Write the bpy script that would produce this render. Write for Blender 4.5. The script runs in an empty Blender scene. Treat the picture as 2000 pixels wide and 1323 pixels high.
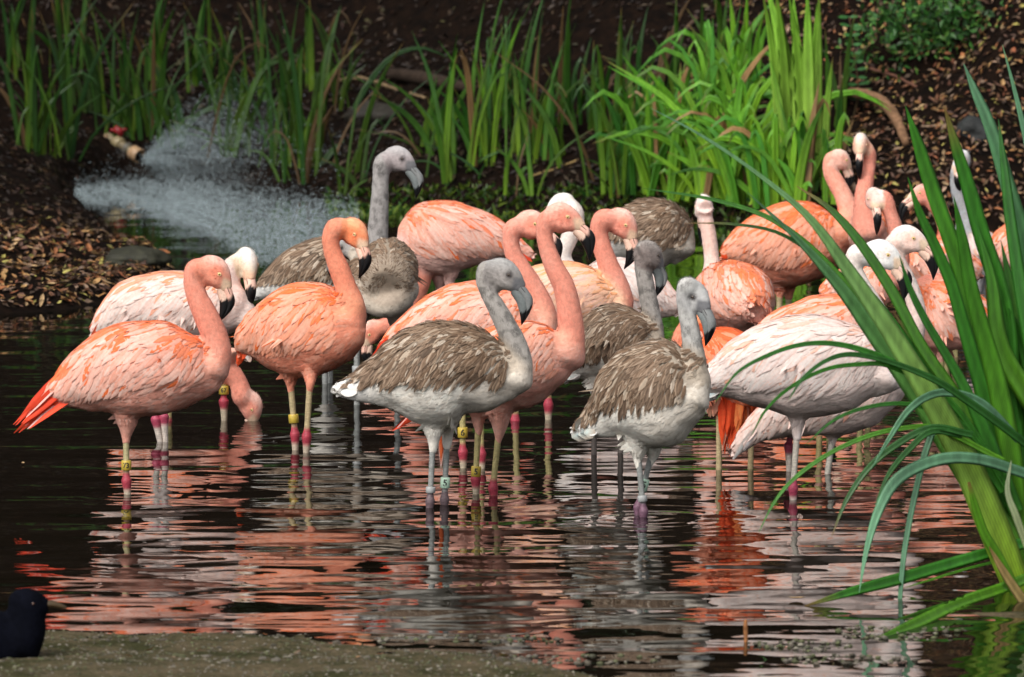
import bpy, bmesh, math, random
import numpy as np
from mathutils import Vector, Matrix, noise
from mathutils.bvhtree import BVHTree

random.seed(7)
RS = np.random.RandomState(11)
SC = bpy.context.scene
COL = SC.collection

# ------------------------------------------------------------------ camera, light, exposure
F_PX, CAM_H = 14000.0, 2.8            # focal length in pixels of a 2000 px wide frame, eye height over the water
PITCH = math.atan(1311.5 / F_PX)
cam_data = bpy.data.cameras.new('camera')
cam = bpy.data.objects.new('camera', cam_data)
COL.objects.link(cam)
cam.location = (0, 0, CAM_H)
cam.rotation_euler = (math.radians(90) - PITCH, 0, 0)
cam_data.sensor_width = 36
cam_data.lens = F_PX / 2000 * 36
cam_data.clip_start = 0.5
cam_data.clip_end = 400
cam_data.dof.use_dof = True
cam_data.dof.focus_distance = 25.3
cam_data.dof.aperture_fstop = 7.5
SC.camera = cam

SUN_EL, SUN_AZ = math.radians(58), math.radians(200)
world = bpy.data.worlds.new('World')
SC.world = world
world.use_nodes = True
wn = world.node_tree
for n in list(wn.nodes):
    wn.nodes.remove(n)
sky = wn.nodes.new('ShaderNodeTexSky')
sky.sky_type = 'NISHITA'
sky.sun_disc = False
sky.sun_elevation = SUN_EL
sky.sun_rotation = SUN_AZ
sky.dust_density = 4.0
sky.ozone_density = 0.6
sky.air_density = 1.0
bg = wn.nodes.new('ShaderNodeBackground')
bg.inputs['Strength'].default_value = 0.14
wo = wn.nodes.new('ShaderNodeOutputWorld')
hs = wn.nodes.new('ShaderNodeHueSaturation')
hs.inputs['Saturation'].default_value = 0.18      # a thin overcast sky
wn.links.new(sky.outputs[0], hs.inputs['Color'])
wn.links.new(hs.outputs[0], bg.inputs[0])
wn.links.new(bg.outputs[0], wo.inputs[0])
sun_d = bpy.data.lights.new('sun', 'SUN')
sun_d.energy = 1.6
sun_d.angle = math.radians(32)
sun_d.color = (1.0, 0.93, 0.84)
sun = bpy.data.objects.new('sun', sun_d)
COL.objects.link(sun)
# direction towards the sun: azimuth measured so that the sun stands behind the camera, a little to the left
sdir = Vector((-0.36, -0.56, 0.74)).normalized()
sun.rotation_euler = sdir.to_track_quat('Z', 'Y').to_euler()
sky.sun_elevation = math.asin(sdir.z)
sky.sun_rotation = math.atan2(sdir.x, sdir.y)
SC.view_settings.view_transform = 'Standard'
SC.view_settings.look = 'None'
SC.view_settings.gamma = 1
SC.view_settings.use_curve_mapping = False
SC.view_settings.exposure = 0.40
SC.cycles.max_bounces = 6
SC.cycles.transparent_max_bounces = 12
SC.cycles.caustics_reflective = False
SC.cycles.caustics_refractive = False

# ------------------------------------------------------------------ pixel <-> place
SP, CP = math.sin(PITCH), math.cos(PITCH)
def ray(px, py):
    dx = (px - 1000.0) / F_PX
    dy = -(py - 661.5) / F_PX
    return Vector((dx, CP + dy * SP, -SP + dy * CP))
def at_depth(px, py, Y):
    d = ray(px, py)
    t = Y / d.y
    return Vector((d.x * t, Y, CAM_H + d.z * t))
def on_water(px, py, z=0.0):
    d = ray(px, py)
    t = (CAM_H - z) / -d.z
    return Vector((d.x * t, d.y * t, z))
def px_per_m(Y):
    return F_PX / (Y / CP)

# ------------------------------------------------------------------ scene helpers
def lerp(a, b, t):
    return np.asarray(a) * (1 - t) + np.asarray(b) * t
def sm(x, a, b):
    t = np.clip((x - a) / (b - a), 0, 1)
    return t * t * (3 - 2 * t)
def link(o, parent=None):
    COL.objects.link(o)
    if parent is not None:
        o.parent = parent
    return o
def tag(o, label=None, cat=None, group=None, kind=None):
    if label: o['label'] = label
    if cat: o['category'] = cat
    if group: o['group'] = group
    if kind: o['kind'] = kind
    return o
def empty(name, loc, rz=0.0):
    o = bpy.data.objects.new(name, None)
    o.empty_display_size = 0.05
    o.location = loc
    o.rotation_euler = (0, 0, rz)
    return link(o)
def mesh_from(name, verts, faces, cols=None, smooth=True):
    me = bpy.data.meshes.new(name)
    verts = np.asarray(verts, dtype=np.float32).reshape(-1, 3)
    me.from_pydata(verts.tolist(), [], [tuple(f) for f in faces])
    if cols is not None:
        set_cols(me, cols)
    if smooth:
        me.polygons.foreach_set('use_smooth', np.ones(len(me.polygons), dtype=bool))
    me.update()
    return me
def mesh_np(name, verts, quads, cols=None, smooth=True):
    """fast path: all faces have the same number of corners"""
    verts = np.ascontiguousarray(verts, dtype=np.float32).reshape(-1, 3)
    quads = np.ascontiguousarray(quads, dtype=np.int32)
    k = quads.shape[1]
    me = bpy.data.meshes.new(name)
    me.vertices.add(len(verts)); me.vertices.foreach_set('co', verts.ravel())
    me.loops.add(quads.size); me.loops.foreach_set('vertex_index', quads.ravel())
    me.polygons.add(len(quads))
    me.polygons.foreach_set('loop_start', np.arange(0, quads.size, k, dtype=np.int32))
    me.polygons.foreach_set('loop_total', np.full(len(quads), k, dtype=np.int32))
    me.polygons.foreach_set('use_smooth', np.full(len(quads), smooth, dtype=bool))
    me.update(calc_edges=True)
    if cols is not None:
        set_cols(me, cols)
    return me
def set_cols(me, cols):
    cols = np.asarray(cols, dtype=np.float32)
    if cols.shape[1] == 3:
        cols = np.concatenate([cols, np.ones((len(cols), 1), np.float32)], 1)
    a = me.color_attributes.new('Col', 'FLOAT_COLOR', 'POINT')
    a.data.foreach_set('color', cols.ravel())
def obj(name, me, mat, parent=None):
    o = bpy.data.objects.new(name, me)
    if mat is not None and len(me.materials) == 0:
        me.materials.append(mat)
    return link(o, parent)

# ------------------------------------------------------------------ materials
def new_mat(name):
    m = bpy.data.materials.new(name)
    m.use_nodes = True
    nt = m.node_tree
    for n in list(nt.nodes): nt.nodes.remove(n)
    out = nt.nodes.new('ShaderNodeOutputMaterial')
    return m, nt, out
def nd(nt, t, **kw):
    n = nt.nodes.new(t)
    for k, v in kw.items():
        if k.startswith('_'):
            setattr(n, k[1:], v)
        else:
            n.inputs[k.replace('__', ' ')].default_value = v
    return n
def mul_noise(nt, colsock, scale, lo, hi, coord='Object', stretch=None, detail=4):
    tc = nd(nt, 'ShaderNodeTexCoord')
    src = tc.outputs[coord]
    if stretch:
        mp = nd(nt, 'ShaderNodeMapping'); mp.inputs['Scale'].default_value = stretch
        nt.links.new(src, mp.inputs['Vector']); src = mp.outputs[0]
    no = nd(nt, 'ShaderNodeTexNoise', Scale=scale, Detail=detail, Roughness=0.6)
    nt.links.new(src, no.inputs['Vector'])
    mr = nd(nt, 'ShaderNodeMapRange'); mr.inputs['From Min'].default_value = 0.3; mr.inputs['From Max'].default_value = 0.7
    mr.inputs['To Min'].default_value = lo; mr.inputs['To Max'].default_value = hi
    nt.links.new(no.outputs['Fac'], mr.inputs['Value'])
    mx = nd(nt, 'ShaderNodeVectorMath', _operation='SCALE')
    nt.links.new(colsock, mx.inputs[0]); nt.links.new(mr.outputs[0], mx.inputs['Scale'])
    return mx.outputs[0], no
def attr_mat(name, rough=0.7, nscale=60, lo=0.85, hi=1.12, bump=0.3, bdist=0.002, spec=0.3, sheen=0.0,
             transl=0.0, stretch=None, sss=0.0):
    m, nt, out = new_mat(name)
    at = nd(nt, 'ShaderNodeAttribute', _attribute_name='Col')
    c, no = mul_noise(nt, at.outputs['Color'], nscale, lo, hi, stretch=stretch)
    p = nd(nt, 'ShaderNodeBsdfPrincipled', Roughness=rough)
    p.inputs['Specular IOR Level'].default_value = spec
    if sheen:
        p.inputs['Sheen Weight'].default_value = sheen
        p.inputs['Sheen Roughness'].default_value = 0.6
    if sss:
        p.inputs['Subsurface Weight'].default_value = sss
        p.inputs['Subsurface Scale'].default_value = 0.01
    nt.links.new(c, p.inputs['Base Color'])
    if bump:
        b = nd(nt, 'ShaderNodeBump', Strength=bump, Distance=bdist)
        nt.links.new(no.outputs['Fac'], b.inputs['Height'])
        nt.links.new(b.outputs[0], p.inputs['Normal'])
    if transl:
        tr = nd(nt, 'ShaderNodeBsdfTranslucent')
        nt.links.new(c, tr.inputs['Color'])
        mx = nd(nt, 'ShaderNodeMixShader', Fac=transl)
        nt.links.new(p.outputs[0], mx.inputs[1]); nt.links.new(tr.outputs[0], mx.inputs[2])
        nt.links.new(mx.outputs[0], out.inputs[0])
    else:
        nt.links.new(p.outputs[0], out.inputs[0])
    return m
M_BODY = attr_mat('down plumage', rough=0.9, nscale=90, lo=0.82, hi=1.10, bump=0.25, bdist=0.002, spec=0.12, sheen=0.12)
M_FEATHER = attr_mat('vaned feathers', rough=0.62, nscale=90, lo=0.88, hi=1.08, bump=0.25, bdist=0.001, spec=0.25, transl=0.10)
M_BILL = attr_mat('bill horn', rough=0.45, nscale=120, lo=0.85, hi=1.1, bump=0.15, bdist=0.001, spec=0.22)
M_LEG = attr_mat('scaly leg skin', rough=0.5, nscale=60, lo=0.75, hi=1.2, bump=0.8, bdist=0.002, spec=0.4, stretch=(1, 1, 5))
M_DARK = attr_mat('black down', rough=0.9, nscale=60, lo=0.7, hi=1.2, bump=0.5, bdist=0.004, spec=0.04)
M_EYE = attr_mat('eye', rough=0.08, nscale=10, lo=1, hi=1, bump=0, spec=0.6)
M_LEAF = attr_mat('sword leaf', rough=0.42, nscale=45, lo=0.72, hi=1.25, bump=0.15, bdist=0.001, spec=0.4, transl=0.22, stretch=(1, 1, 0.2))
def leaf_veins():
    nt = M_LEAF.node_tree
    at = [n for n in nt.nodes if n.type == 'ATTRIBUTE'][0]
    vm = [n for n in nt.nodes if n.type == 'VECT_MATH'][0]
    mu = nd(nt, 'ShaderNodeMath', _operation='MULTIPLY'); mu.inputs[1].default_value = 75.0
    nt.links.new(at.outputs['Alpha'], mu.inputs[0])
    si = nd(nt, 'ShaderNodeMath', _operation='SINE'); nt.links.new(mu.outputs[0], si.inputs[0])
    mr = nd(nt, 'ShaderNodeMapRange'); mr.inputs['From Min'].default_value = -1; mr.inputs['To Min'].default_value = .84; mr.inputs['To Max'].default_value = 1.14
    nt.links.new(si.outputs[0], mr.inputs['Value'])
    v2 = nd(nt, 'ShaderNodeVectorMath', _operation='SCALE'); nt.links.new(mr.outputs[0], v2.inputs['Scale'])
    for l in list(vm.outputs[0].links):
        nt.links.new(v2.outputs[0], l.to_socket)
    nt.links.new(vm.outputs[0], v2.inputs[0])
leaf_veins()
M_LITTER = attr_mat('dead leaf', rough=0.6, nscale=50, lo=0.6, hi=1.3, bump=0.3, bdist=0.002, spec=0.3, transl=0.05)
M_BARK = attr_mat('bark', rough=0.85, nscale=40, lo=0.5, hi=1.4, bump=0.8, bdist=0.006, spec=0.2)
M_STONE = attr_mat('stone', rough=0.7, nscale=30, lo=0.6, hi=1.35, bump=0.8, bdist=0.01, spec=0.35)
M_PLASTIC = attr_mat('painted fittings', rough=0.45, nscale=30, lo=0.7, hi=1.2, bump=0.3, bdist=0.002, spec=0.45)
M_BAND = attr_mat('ring plastic', rough=0.4, nscale=80, lo=0.85, hi=1.1, bump=0.1, bdist=0.001, spec=0.5)

# ------------------------------------------------------------------ lofting
def resample(pts, n):
    """pts: list of tuples (equal length); smooth Catmull-Rom resampling to n samples"""
    P = np.array(pts, dtype=float)
    if len(P) == 2:
        t = np.linspace(0, 1, n)[:, None]
        return P[0] * (1 - t) + P[1] * t
    d = np.linalg.norm(np.diff(P[:, :3], axis=0), axis=1)
    d = np.maximum(d, 1e-6) ** 0.5
    k = np.concatenate([[0], np.cumsum(d)])
    A = np.vstack([2 * P[0] - P[1], P, 2 * P[-1] - P[-2]])
    ka = np.concatenate([[-d[0]], k, [k[-1] + d[-1]]])
    out = []
    for t in np.linspace(0, k[-1], n):
        i = min(max(int(np.searchsorted(k, t, side='right')) - 1, 0), len(P) - 2)
        p0, p1, p2, p3 = A[i:i + 4]
        t0, t1, t2, t3 = ka[i:i + 4]
        a1 = (t1 - t) / (t1 - t0) * p0 + (t - t0) / (t1 - t0) * p1
        a2 = (t2 - t) / (t2 - t1) * p1 + (t - t1) / (t2 - t1) * p2
        a3 = (t3 - t) / (t3 - t2) * p2 + (t - t2) / (t3 - t2) * p3
        b1 = (t2 - t) / (t2 - t0) * a1 + (t - t0) / (t2 - t0) * a2
        b2 = (t3 - t) / (t3 - t1) * a2 + (t - t1) / (t3 - t1) * a3
        out.append((t2 - t) / (t2 - t1) * b1 + (t - t1) / (t2 - t1) * b2)
    return np.array(out)
def frames(C, up=(0, 0, 1)):
    T = np.gradient(C, axis=0)
    T /= np.linalg.norm(T, axis=1)[:, None] + 1e-9
    up = np.array(up, float)
    B = up[None, :] - (T @ up)[:, None] * T
    bn = np.linalg.norm(B, axis=1)
    bad = bn < 0.15
    B[~bad] /= bn[~bad][:, None]
    if bad.any():
        B[bad] = np.array([1.0, 0, 0]) - T[bad][:, :1] * T[bad]
        B[bad] /= np.linalg.norm(B[bad], axis=1)[:, None]
    L = np.cross(T, B)
    return T, B, L
def frames_pt(C):
    """parallel transport frames, for necks, legs, tubes"""
    T = np.gradient(C, axis=0)
    T /= np.linalg.norm(T, axis=1)[:, None] + 1e-9
    B = np.zeros_like(T)
    a = np.array([0.0, 1.0, 0.0])
    b = a - T[0] * (a @ T[0])
    if np.linalg.norm(b) < 0.1:
        a = np.array([1.0, 0, 0]); b = a - T[0] * (a @ T[0])
    B[0] = b / np.linalg.norm(b)
    for i in range(1, len(T)):
        b = B[i - 1] - T[i] * (B[i - 1] @ T[i])
        B[i] = b / (np.linalg.norm(b) + 1e-9)
    return T, B, np.cross(T, B)
def loft(C, B, L, rb, rl, seg=20):
    """closed tube; returns verts, faces"""
    n = len(C)
    th = np.linspace(0, 2 * math.pi, seg, endpoint=False)
    V = C[:, None, :] + (B[:, None, :] * np.cos(th)[None, :, None] * rb[:, None, None]
                         + L[:, None, :] * np.sin(th)[None, :, None] * rl[:, None, None])
    V = V.reshape(-1, 3)
    F = []
    for i in range(n - 1):
        for j in range(seg):
            k = (j + 1) % seg
            F.append((i * seg + j, (i + 1) * seg + j, (i + 1) * seg + k, i * seg + k))
    V = np.vstack([V, C[0], C[-1]])
    a, b = n * seg, n * seg + 1
    for j in range(seg):
        k = (j + 1) % seg
        F.append((a, j, k))
        F.append((b, (n - 1) * seg + k, (n - 1) * seg + j))
    return V, F
def tube(pts, seg=10, n=None):
    """pts: (x,y,z,r)"""
    n = n or max(6, len(pts) * 4)
    R = resample(pts, n)
    T, B, L = frames_pt(R[:, :3])
    return loft(R[:, :3], B, L, R[:, 3], R[:, 3], seg)
class Parts:
    def __init__(s): s.V = []; s.F = []; s.n = 0; s.C = []
    def add(s, V, F, col=None):
        V = np.asarray(V, float)
        s.V.append(V); s.F += [tuple(i + s.n for i in f) for f in F]; s.n += len(V)
        if col is not None:
            c = np.asarray(col, float)
            s.C.append(np.tile(c, (len(V), 1)) if c.ndim == 1 else c)
    def mesh(s, name, smooth=True):
        return mesh_from(name, np.vstack(s.V), s.F, np.vstack(s.C) if s.C else None, smooth)
def remesh(V, F, voxel, smooth_it=5):
    me = mesh_from('tmp', V, F, None, False)
    o = bpy.data.objects.new('tmp', me); COL.objects.link(o)
    r = o.modifiers.new('r', 'REMESH'); r.mode = 'VOXEL'; r.voxel_size = voxel; r.use_smooth_shade = True
    s = o.modifiers.new('s', 'SMOOTH'); s.factor = 0.5; s.iterations = smooth_it
    bpy.context.view_layer.update()
    dg = bpy.context.evaluated_depsgraph_get()
    out = bpy.data.meshes.new_from_object(o.evaluated_get(dg))
    bpy.data.objects.remove(o); bpy.data.meshes.remove(me)
    return out

# ------------------------------------------------------------------ pond outline, ground
K = F_PX / 8500.0
K2 = F_PX / 11500.0
SHORE_PX = [(-900, 650), (-300, 632), (30, 612), (140, 604), (235, 585), (300, 560), (345, 535), (330, 505), (250, 470), (180, 430), (140, 400), (150, 372),
            (250, 352), (400, 352), (560, 372), (700, 400), (900, 412), (1200, 425), (1400, 440), (1500, 470), (1650, 470), (1800, 480), (2000, 478), (2500, 470), (3300, 480),
            (3300, 900), (2500, 1090), (2120, 1130), (2060, 1200), (2120, 1330), (1900, 1400), (1500, 1440), (1180, 1330), (1080, 1302), (900, 1268), (600, 1246), (300, 1236), (90, 1228), (-300, 1215), (-900, 1200)]
POLY = np.array([tuple(on_water(*p))[:2] for p in SHORE_PX])
def pond_sdf(X, Y):
    """signed distance to the shoreline, negative over the pond"""
    X = np.asarray(X, float); Y = np.asarray(Y, float)
    d = np.full(X.shape, 1e9); inside = np.zeros(X.shape, bool)
    n = len(POLY)
    for i in range(n):
        ax, ay = POLY[i]; bx, by = POLY[(i + 1) % n]
        ex, ey = bx - ax, by - ay
        t = np.clip(((X - ax) * ex + (Y - ay) * ey) / (ex * ex + ey * ey), 0, 1)
        d = np.minimum(d, np.hypot(X - ax - t * ex, Y - ay - t * ey))
        c = ((ay > Y) != (by > Y)) & (X < (bx - ax) * (Y - ay) / ((by - ay) if by != ay else 1e-9) + ax)
        inside ^= c
    return np.where(inside, -d, d)
_ph = RS.rand(40) * 6.28; _kx = RS.randn(40); _ky = RS.randn(40)
def bumps(X, Y, sc, seed=0, octs=8):
    s = 0
    for i in range(octs):
        j = (i + seed * 7) % 40
        s = s + np.sin((_kx[j] * X + _ky[j] * Y) * sc * (1 + .35 * i) + _ph[j]) / (1 + .5 * i)
    return s / 3.0
def ground_h(X, Y):
    X = np.asarray(X, float); Y = np.asarray(Y, float)
    d = pond_sdf(X, Y)
    front = sm(Y / K, 16.5, 14.0)
    back = np.where(d > 0, .10 * sm(d, 0, .12) + .50 * np.maximum(d, 0) + .28 * np.maximum(d - 1.2, 0), 0)
    lobe = sm(X, -1.0, -2.0) * sm(Y / K, 22.3, 21.0)
    back = back * (1 - .72 * lobe)
    back = np.minimum(back, 9)
    fr = np.where(d > 0, .012 * sm(d, 0, .1) + .03 * np.maximum(d, 0), 0)
    h = back * (1 - front) + fr * front
    under = np.where(d < 0, -np.minimum(.30, .10 * -d * np.where(front > .5, .6, 3)), 0)
    h = h + under
    amp = np.where(d > 0, np.minimum(.01 + d * .12, .09) * (1 - front) + .006 * front, .006)
    amp = amp + .011 * front * (np.abs(d) < 1.5)
    h = h + amp * bumps(X, Y, 3.1, 1) + amp * .5 * bumps(X, Y, 9.0, 2)
    return h
def ground_z(x, y):
    return float(ground_h(np.array([x]), np.array([y]))[0])
def hit_ground(px, py):
    d = ray(px, py)
    t = np.linspace(15 * K2, 46 * K2, 1000)
    X, Y, Z = d.x * t, d.y * t, CAM_H + d.z * t
    G = np.maximum(ground_h(X, Y), 0)
    k = int(np.argmax(Z <= G))
    return Vector((X[k], Y[k], G[k]))

# ground sheet: fine where it is seen, coarse out to the horizon
def axis(parts):
    a = []
    for lo, hi, n in parts: a += list(np.linspace(lo, hi, n, endpoint=False))
    return np.array(a + [parts[-1][1]])
gx = axis([(-120, -20, 10), (-20, -5, 20), (-5, 5, 260), (5, 20, 20), (20, 120, 10)])
gy = axis([(-60, 0, 8), (0, 15 * K2, 16), (15 * K2, 20 * K2, 120), (20 * K2, 24.4 * K2, 34), (24.4 * K2, 38 * K2, 360), (38 * K2, 70, 20), (70, 220, 14)])
GX, GY = np.meshgrid(gx, gy)
GZ = ground_h(GX, GY)
GZ = np.where(GY < 15 * K2, np.minimum(GZ, .35), GZ)
nx, ny = len(gx), len(gy)
ii = (np.arange(ny - 1)[:, None] * nx + np.arange(nx - 1)[None, :]).ravel()
quads = np.stack([ii, ii + 1, ii + nx + 1, ii + nx], 1)
m, nt, out = new_mat('leafy mud and gravel')
tc = nd(nt, 'ShaderNodeTexCoord'); sep = nd(nt, 'ShaderNodeSeparateXYZ'); nt.links.new(tc.outputs['Object'], sep.inputs[0])
mr = nd(nt, 'ShaderNodeMapRange'); mr.inputs['From Min'].default_value = 20 * K2; mr.inputs['From Max'].default_value = 21 * K2
nt.links.new(sep.outputs['Y'], mr.inputs['Value'])
n1 = nd(nt, 'ShaderNodeTexNoise', Scale=14.0, Detail=8.0, Roughness=.7); nt.links.new(tc.outputs['Object'], n1.inputs['Vector'])
r1 = nd(nt, 'ShaderNodeValToRGB'); r1.color_ramp.elements[0].position = .35; r1.color_ramp.elements[0].color = (.0015, .001, .0008, 1); r1.color_ramp.elements[1].position = .75; r1.color_ramp.elements[1].color = (.013, .0065, .0035, 1)
nt.links.new(n1.outputs['Fac'], r1.inputs[0])
v1 = nd(nt, 'ShaderNodeTexNoise', Scale=55.0, Detail=8.0, Roughness=.75); nt.links.new(tc.outputs['Object'], v1.inputs['Vector'])
r2 = nd(nt, 'ShaderNodeValToRGB'); r2.color_ramp.elements[0].position = .32; r2.color_ramp.elements[0].color = (.035, .032, .02, 1); r2.color_ramp.elements[1].position = .7; r2.color_ramp.elements[1].color = (.15, .125, .085, 1)
nt.links.new(v1.outputs['Fac'], r2.inputs[0])
n6 = nd(nt, 'ShaderNodeTexNoise', Scale=5.0, Detail=5.0, Roughness=.65); nt.links.new(tc.outputs['Object'], n6.inputs['Vector'])
r6 = nd(nt, 'ShaderNodeValToRGB'); r6.color_ramp.elements[0].position = .38; r6.color_ramp.elements[0].color = (.42, .50, .30, 1); r6.color_ramp.elements[1].position = .62; r6.color_ramp.elements[1].color = (1.25, 1.15, 1.05, 1)
nt.links.new(n6.outputs['Fac'], r6.inputs[0])
x6 = nd(nt, 'ShaderNodeVectorMath', _operation='MULTIPLY'); nt.links.new(r2.outputs[0], x6.inputs[0]); nt.links.new(r6.outputs[0], x6.inputs[1])
mx = nd(nt, 'ShaderNodeMix', _data_type='RGBA'); nt.links.new(mr.outputs[0], mx.inputs['Factor']); nt.links.new(x6.outputs[0], mx.inputs['A']); nt.links.new(r1.outputs[0], mx.inputs['B'])
pb = nd(nt, 'ShaderNodeBsdfPrincipled', Roughness=.85); pb.inputs['Specular IOR Level'].default_value = .06
bp = nd(nt, 'ShaderNodeBump', Strength=.7, Distance=.012); nt.links.new(v1.outputs['Fac'], bp.inputs['Height'])
nt.links.new(mx.outputs['Result'], pb.inputs['Base Color']); nt.links.new(bp.outputs[0], pb.inputs['Normal']); nt.links.new(pb.outputs[0], out.inputs[0])
M_GROUND = m
ground = obj('ground', mesh_np('ground', np.stack([GX, GY, GZ], -1).reshape(-1, 3), quads), M_GROUND)
tag(ground, 'dark leafy bank round the pond and the gravel shore in front', kind='structure')

# water sheet with real ripples
m, nt, out = new_mat('pond water')
tc = nd(nt, 'ShaderNodeTexCoord')
mp = nd(nt, 'ShaderNodeMapping'); mp.inputs['Scale'].default_value = (1.0, 1.5, 1); nt.links.new(tc.outputs['Object'], mp.inputs['Vector'])
na = nd(nt, 'ShaderNodeTexNoise', Scale=7.0, Detail=1.5, Roughness=.4, Distortion=.3); nt.links.new(mp.outputs[0], na.inputs['Vector'])
bp = nd(nt, 'ShaderNodeBump', Strength=1.0, Distance=.0009); nt.links.new(na.outputs['Fac'], bp.inputs['Height'])
mur = nd(nt, 'ShaderNodeBsdfDiffuse'); mur.inputs['Color'].default_value = (.004, .0035, .002, 1)
tr = nd(nt, 'ShaderNodeBsdfTransparent'); tr.inputs['Color'].default_value = (.55, .5, .38, 1)
m1 = nd(nt, 'ShaderNodeMixShader', Fac=.26); nt.links.new(mur.outputs[0], m1.inputs[1]); nt.links.new(tr.outputs[0], m1.inputs[2])
gl = nd(nt, 'ShaderNodeBsdfGlossy', Roughness=.012); gl.inputs['Color'].default_value = (1, 1, 1, 1); nt.links.new(bp.outputs[0], gl.inputs['Normal'])
fr = nd(nt, 'ShaderNodeFresnel', IOR=1.34); nt.links.new(bp.outputs[0], fr.inputs['Normal'])
m2 = nd(nt, 'ShaderNodeMixShader'); nt.links.new(fr.outputs[0], m2.inputs['Fac']); nt.links.new(m1.outputs[0], m2.inputs[1]); nt.links.new(gl.outputs[0], m2.inputs[2])
nt.links.new(m2.outputs[0], out.inputs[0])
M_WATER = m
wx = axis([(-60, -3, 20), (-3, 3.2, 300), (3.2, 60, 20)])
wy = axis([(12.5 * K2, 15.6 * K2, 20), (15.6 * K2, 23.5 * K2, 560), (23.5 * K2, 36 * K2, 200)])
WX, WY = np.meshgrid(wx, wy)
WZ = np.zeros_like(WX)
rw = np.random.RandomState(5)
for i in range(46):
    lam = np.exp(rw.uniform(math.log(.10), math.log(.9)))
    kk = 2 * math.pi / lam
    th = rw.normal(0, .42)          # crests lie mostly across the view
    a = .00016 * (lam / .2) ** 1.25
    WZ += a * np.sin(kk * (WX * math.sin(th) + WY * math.cos(th)) + rw.rand() * 6.28)
# rings that spread from a few birds' legs and from the spray
for (px, py, amp, rad) in [(1256, 1012, .0014, .7), (967, 972, .0011, .6), (249, 965, .0012, .6), (484, 845, .0012, .5), (740, 705, .0012, .5), (540, 440, .004, 1.1)]:
    c = on_water(px, py); rr = np.hypot(WX - c.x, WY - c.y)
    WZ += amp * np.sin(rr * 2 * math.pi / .085) * np.exp(-rr / rad * 2.2)
env = .45 + .55 * (0.5 + .5 * bumps(WX, WY, 1.3, 3))
calm = np.interp(WY / K, [11.5, 13.0, 15, 18, 20], [.75, 1.0, 1.0, .6, .5])
WZ *= env * calm
nxw, nyw = len(wx), len(wy)
ii = (np.arange(nyw - 1)[:, None] * nxw + np.arange(nxw - 1)[None, :]).ravel()
water = obj('water', mesh_np('water', np.stack([WX, WY, WZ], -1).reshape(-1, 3), np.stack([ii, ii + 1, ii + nxw + 1, ii + nxw], 1)), M_WATER)
tag(water, 'dark rippled pond water reflecting the birds', kind='structure')

# ------------------------------------------------------------------ dead leaves
def leaf_mesh(name, l, w, col, curl):
    V = []; Cc = []
    for t, ww in [(0, .06), (.22, .8), (.5, 1.0), (.78, .66), (1, .05)]:
        for sdd in (-1, 0, 1):
            V.append((sdd * w * ww / 2, (t - .5) * l, abs(sdd) * curl * w * ww + curl * l * (t - .5) ** 2 * 1.2))
            Cc.append(np.asarray(col) * (1.0 if sdd else .75))
    F = []
    for r in range(4):
        a = r * 3
        F += [(a, a + 1, a + 4, a + 3), (a + 1, a + 2, a + 5, a + 4)]
    return mesh_from(name, V, F, Cc, True)
LCOL = [(.34, .13, .05), (.40, .20, .07), (.22, .10, .05), (.46, .27, .11), (.18, .09, .06), (.50, .33, .17), (.38, .25, .17), (.12, .06, .04), (.30, .10, .045), (.44, .38, .10), (.20, .13, .09)]
LM = [leaf_mesh('fallen_leaf', .030 + .014 * (i % 3), .010 + .005 * (i % 4), LCOL[i % len(LCOL)], .12 + .1 * (i % 3)) for i in range(16)]
for q in LM: q.materials.append(M_LITTER)
def orient(nrm, ang, tilt):
    q = Vector(nrm).to_track_quat('Z', 'Y')
    return (q.to_matrix() @ Matrix.Rotation(ang, 3, 'Z') @ Matrix.Rotation(tilt, 3, 'X') @ Matrix.Rotation(tilt * .7, 3, 'Y')).to_4x4()
def gnormal(x, y):
    e = .03
    X = np.array([x - e, x + e, x, x]); Y = np.array([y, y, y - e, y + e]); h = ground_h(X, Y)
    return Vector((-(h[1] - h[0]) / (2 * e), -(h[3] - h[2]) / (2 * e), 1)).normalized()
cnt = 0
rl = random.Random(3)
while cnt < 290:      # the leaves that show largest: on the left spit
    px, py = rl.uniform(0, 340), rl.uniform(455, 606)
    P = hit_ground(px, py)
    if P.z < .012 or P.y > 22 * K: 
        continue
    o = obj('fallen_leaf', LM[rl.randrange(16)], None, ground)
    M = orient(gnormal(P.x, P.y), rl.uniform(0, 6.28), rl.gauss(0, .3)); sc = rl.uniform(.7, 1.45)
    o.matrix_world = Matrix.Translation(P + Vector((0, 0, .006 + .012 * rl.random()))) @ M @ Matrix.Scale(sc, 4)
    cnt += 1
# all the smaller and farther ones in one mass
nL = 46000
X = RS.uniform(-3.4, 3.6, nL * 2); Y = RS.uniform(24.6 * K2, 35 * K2, nL * 2)
d = pond_sdf(X, Y); ok = d > .02; X, Y = X[ok][:nL], Y[ok][:nL]
dens = bumps(X, Y, 2.2, 4)
keep = RS.rand(len(X)) < np.clip(.55 + dens * .6 + .5 * (X > 1.0) + .3 * (Y < 21.5 * K), .1, 1)
X, Y = X[keep], Y[keep]; Z = ground_h(X, Y); n = len(X)
e = .04
NX = -(ground_h(X + e, Y) - Z) / e; NY = -(ground_h(X, Y + e) - Z) / e
N = np.stack([NX, NY, np.ones(n)], 1) + RS.randn(n, 3) * .35; N /= np.linalg.norm(N, axis=1)[:, None]
D = RS.randn(n, 3); D -= (D * N).sum(1)[:, None] * N; D /= np.linalg.norm(D, axis=1)[:, None]
S = np.cross(N, D); P = np.stack([X, Y, Z + .004 + RS.rand(n) * .02], 1)
L_ = RS.uniform(.022, .055, n)[:, None]; W_ = L_ * RS.uniform(.25, .5, n)[:, None]
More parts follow.
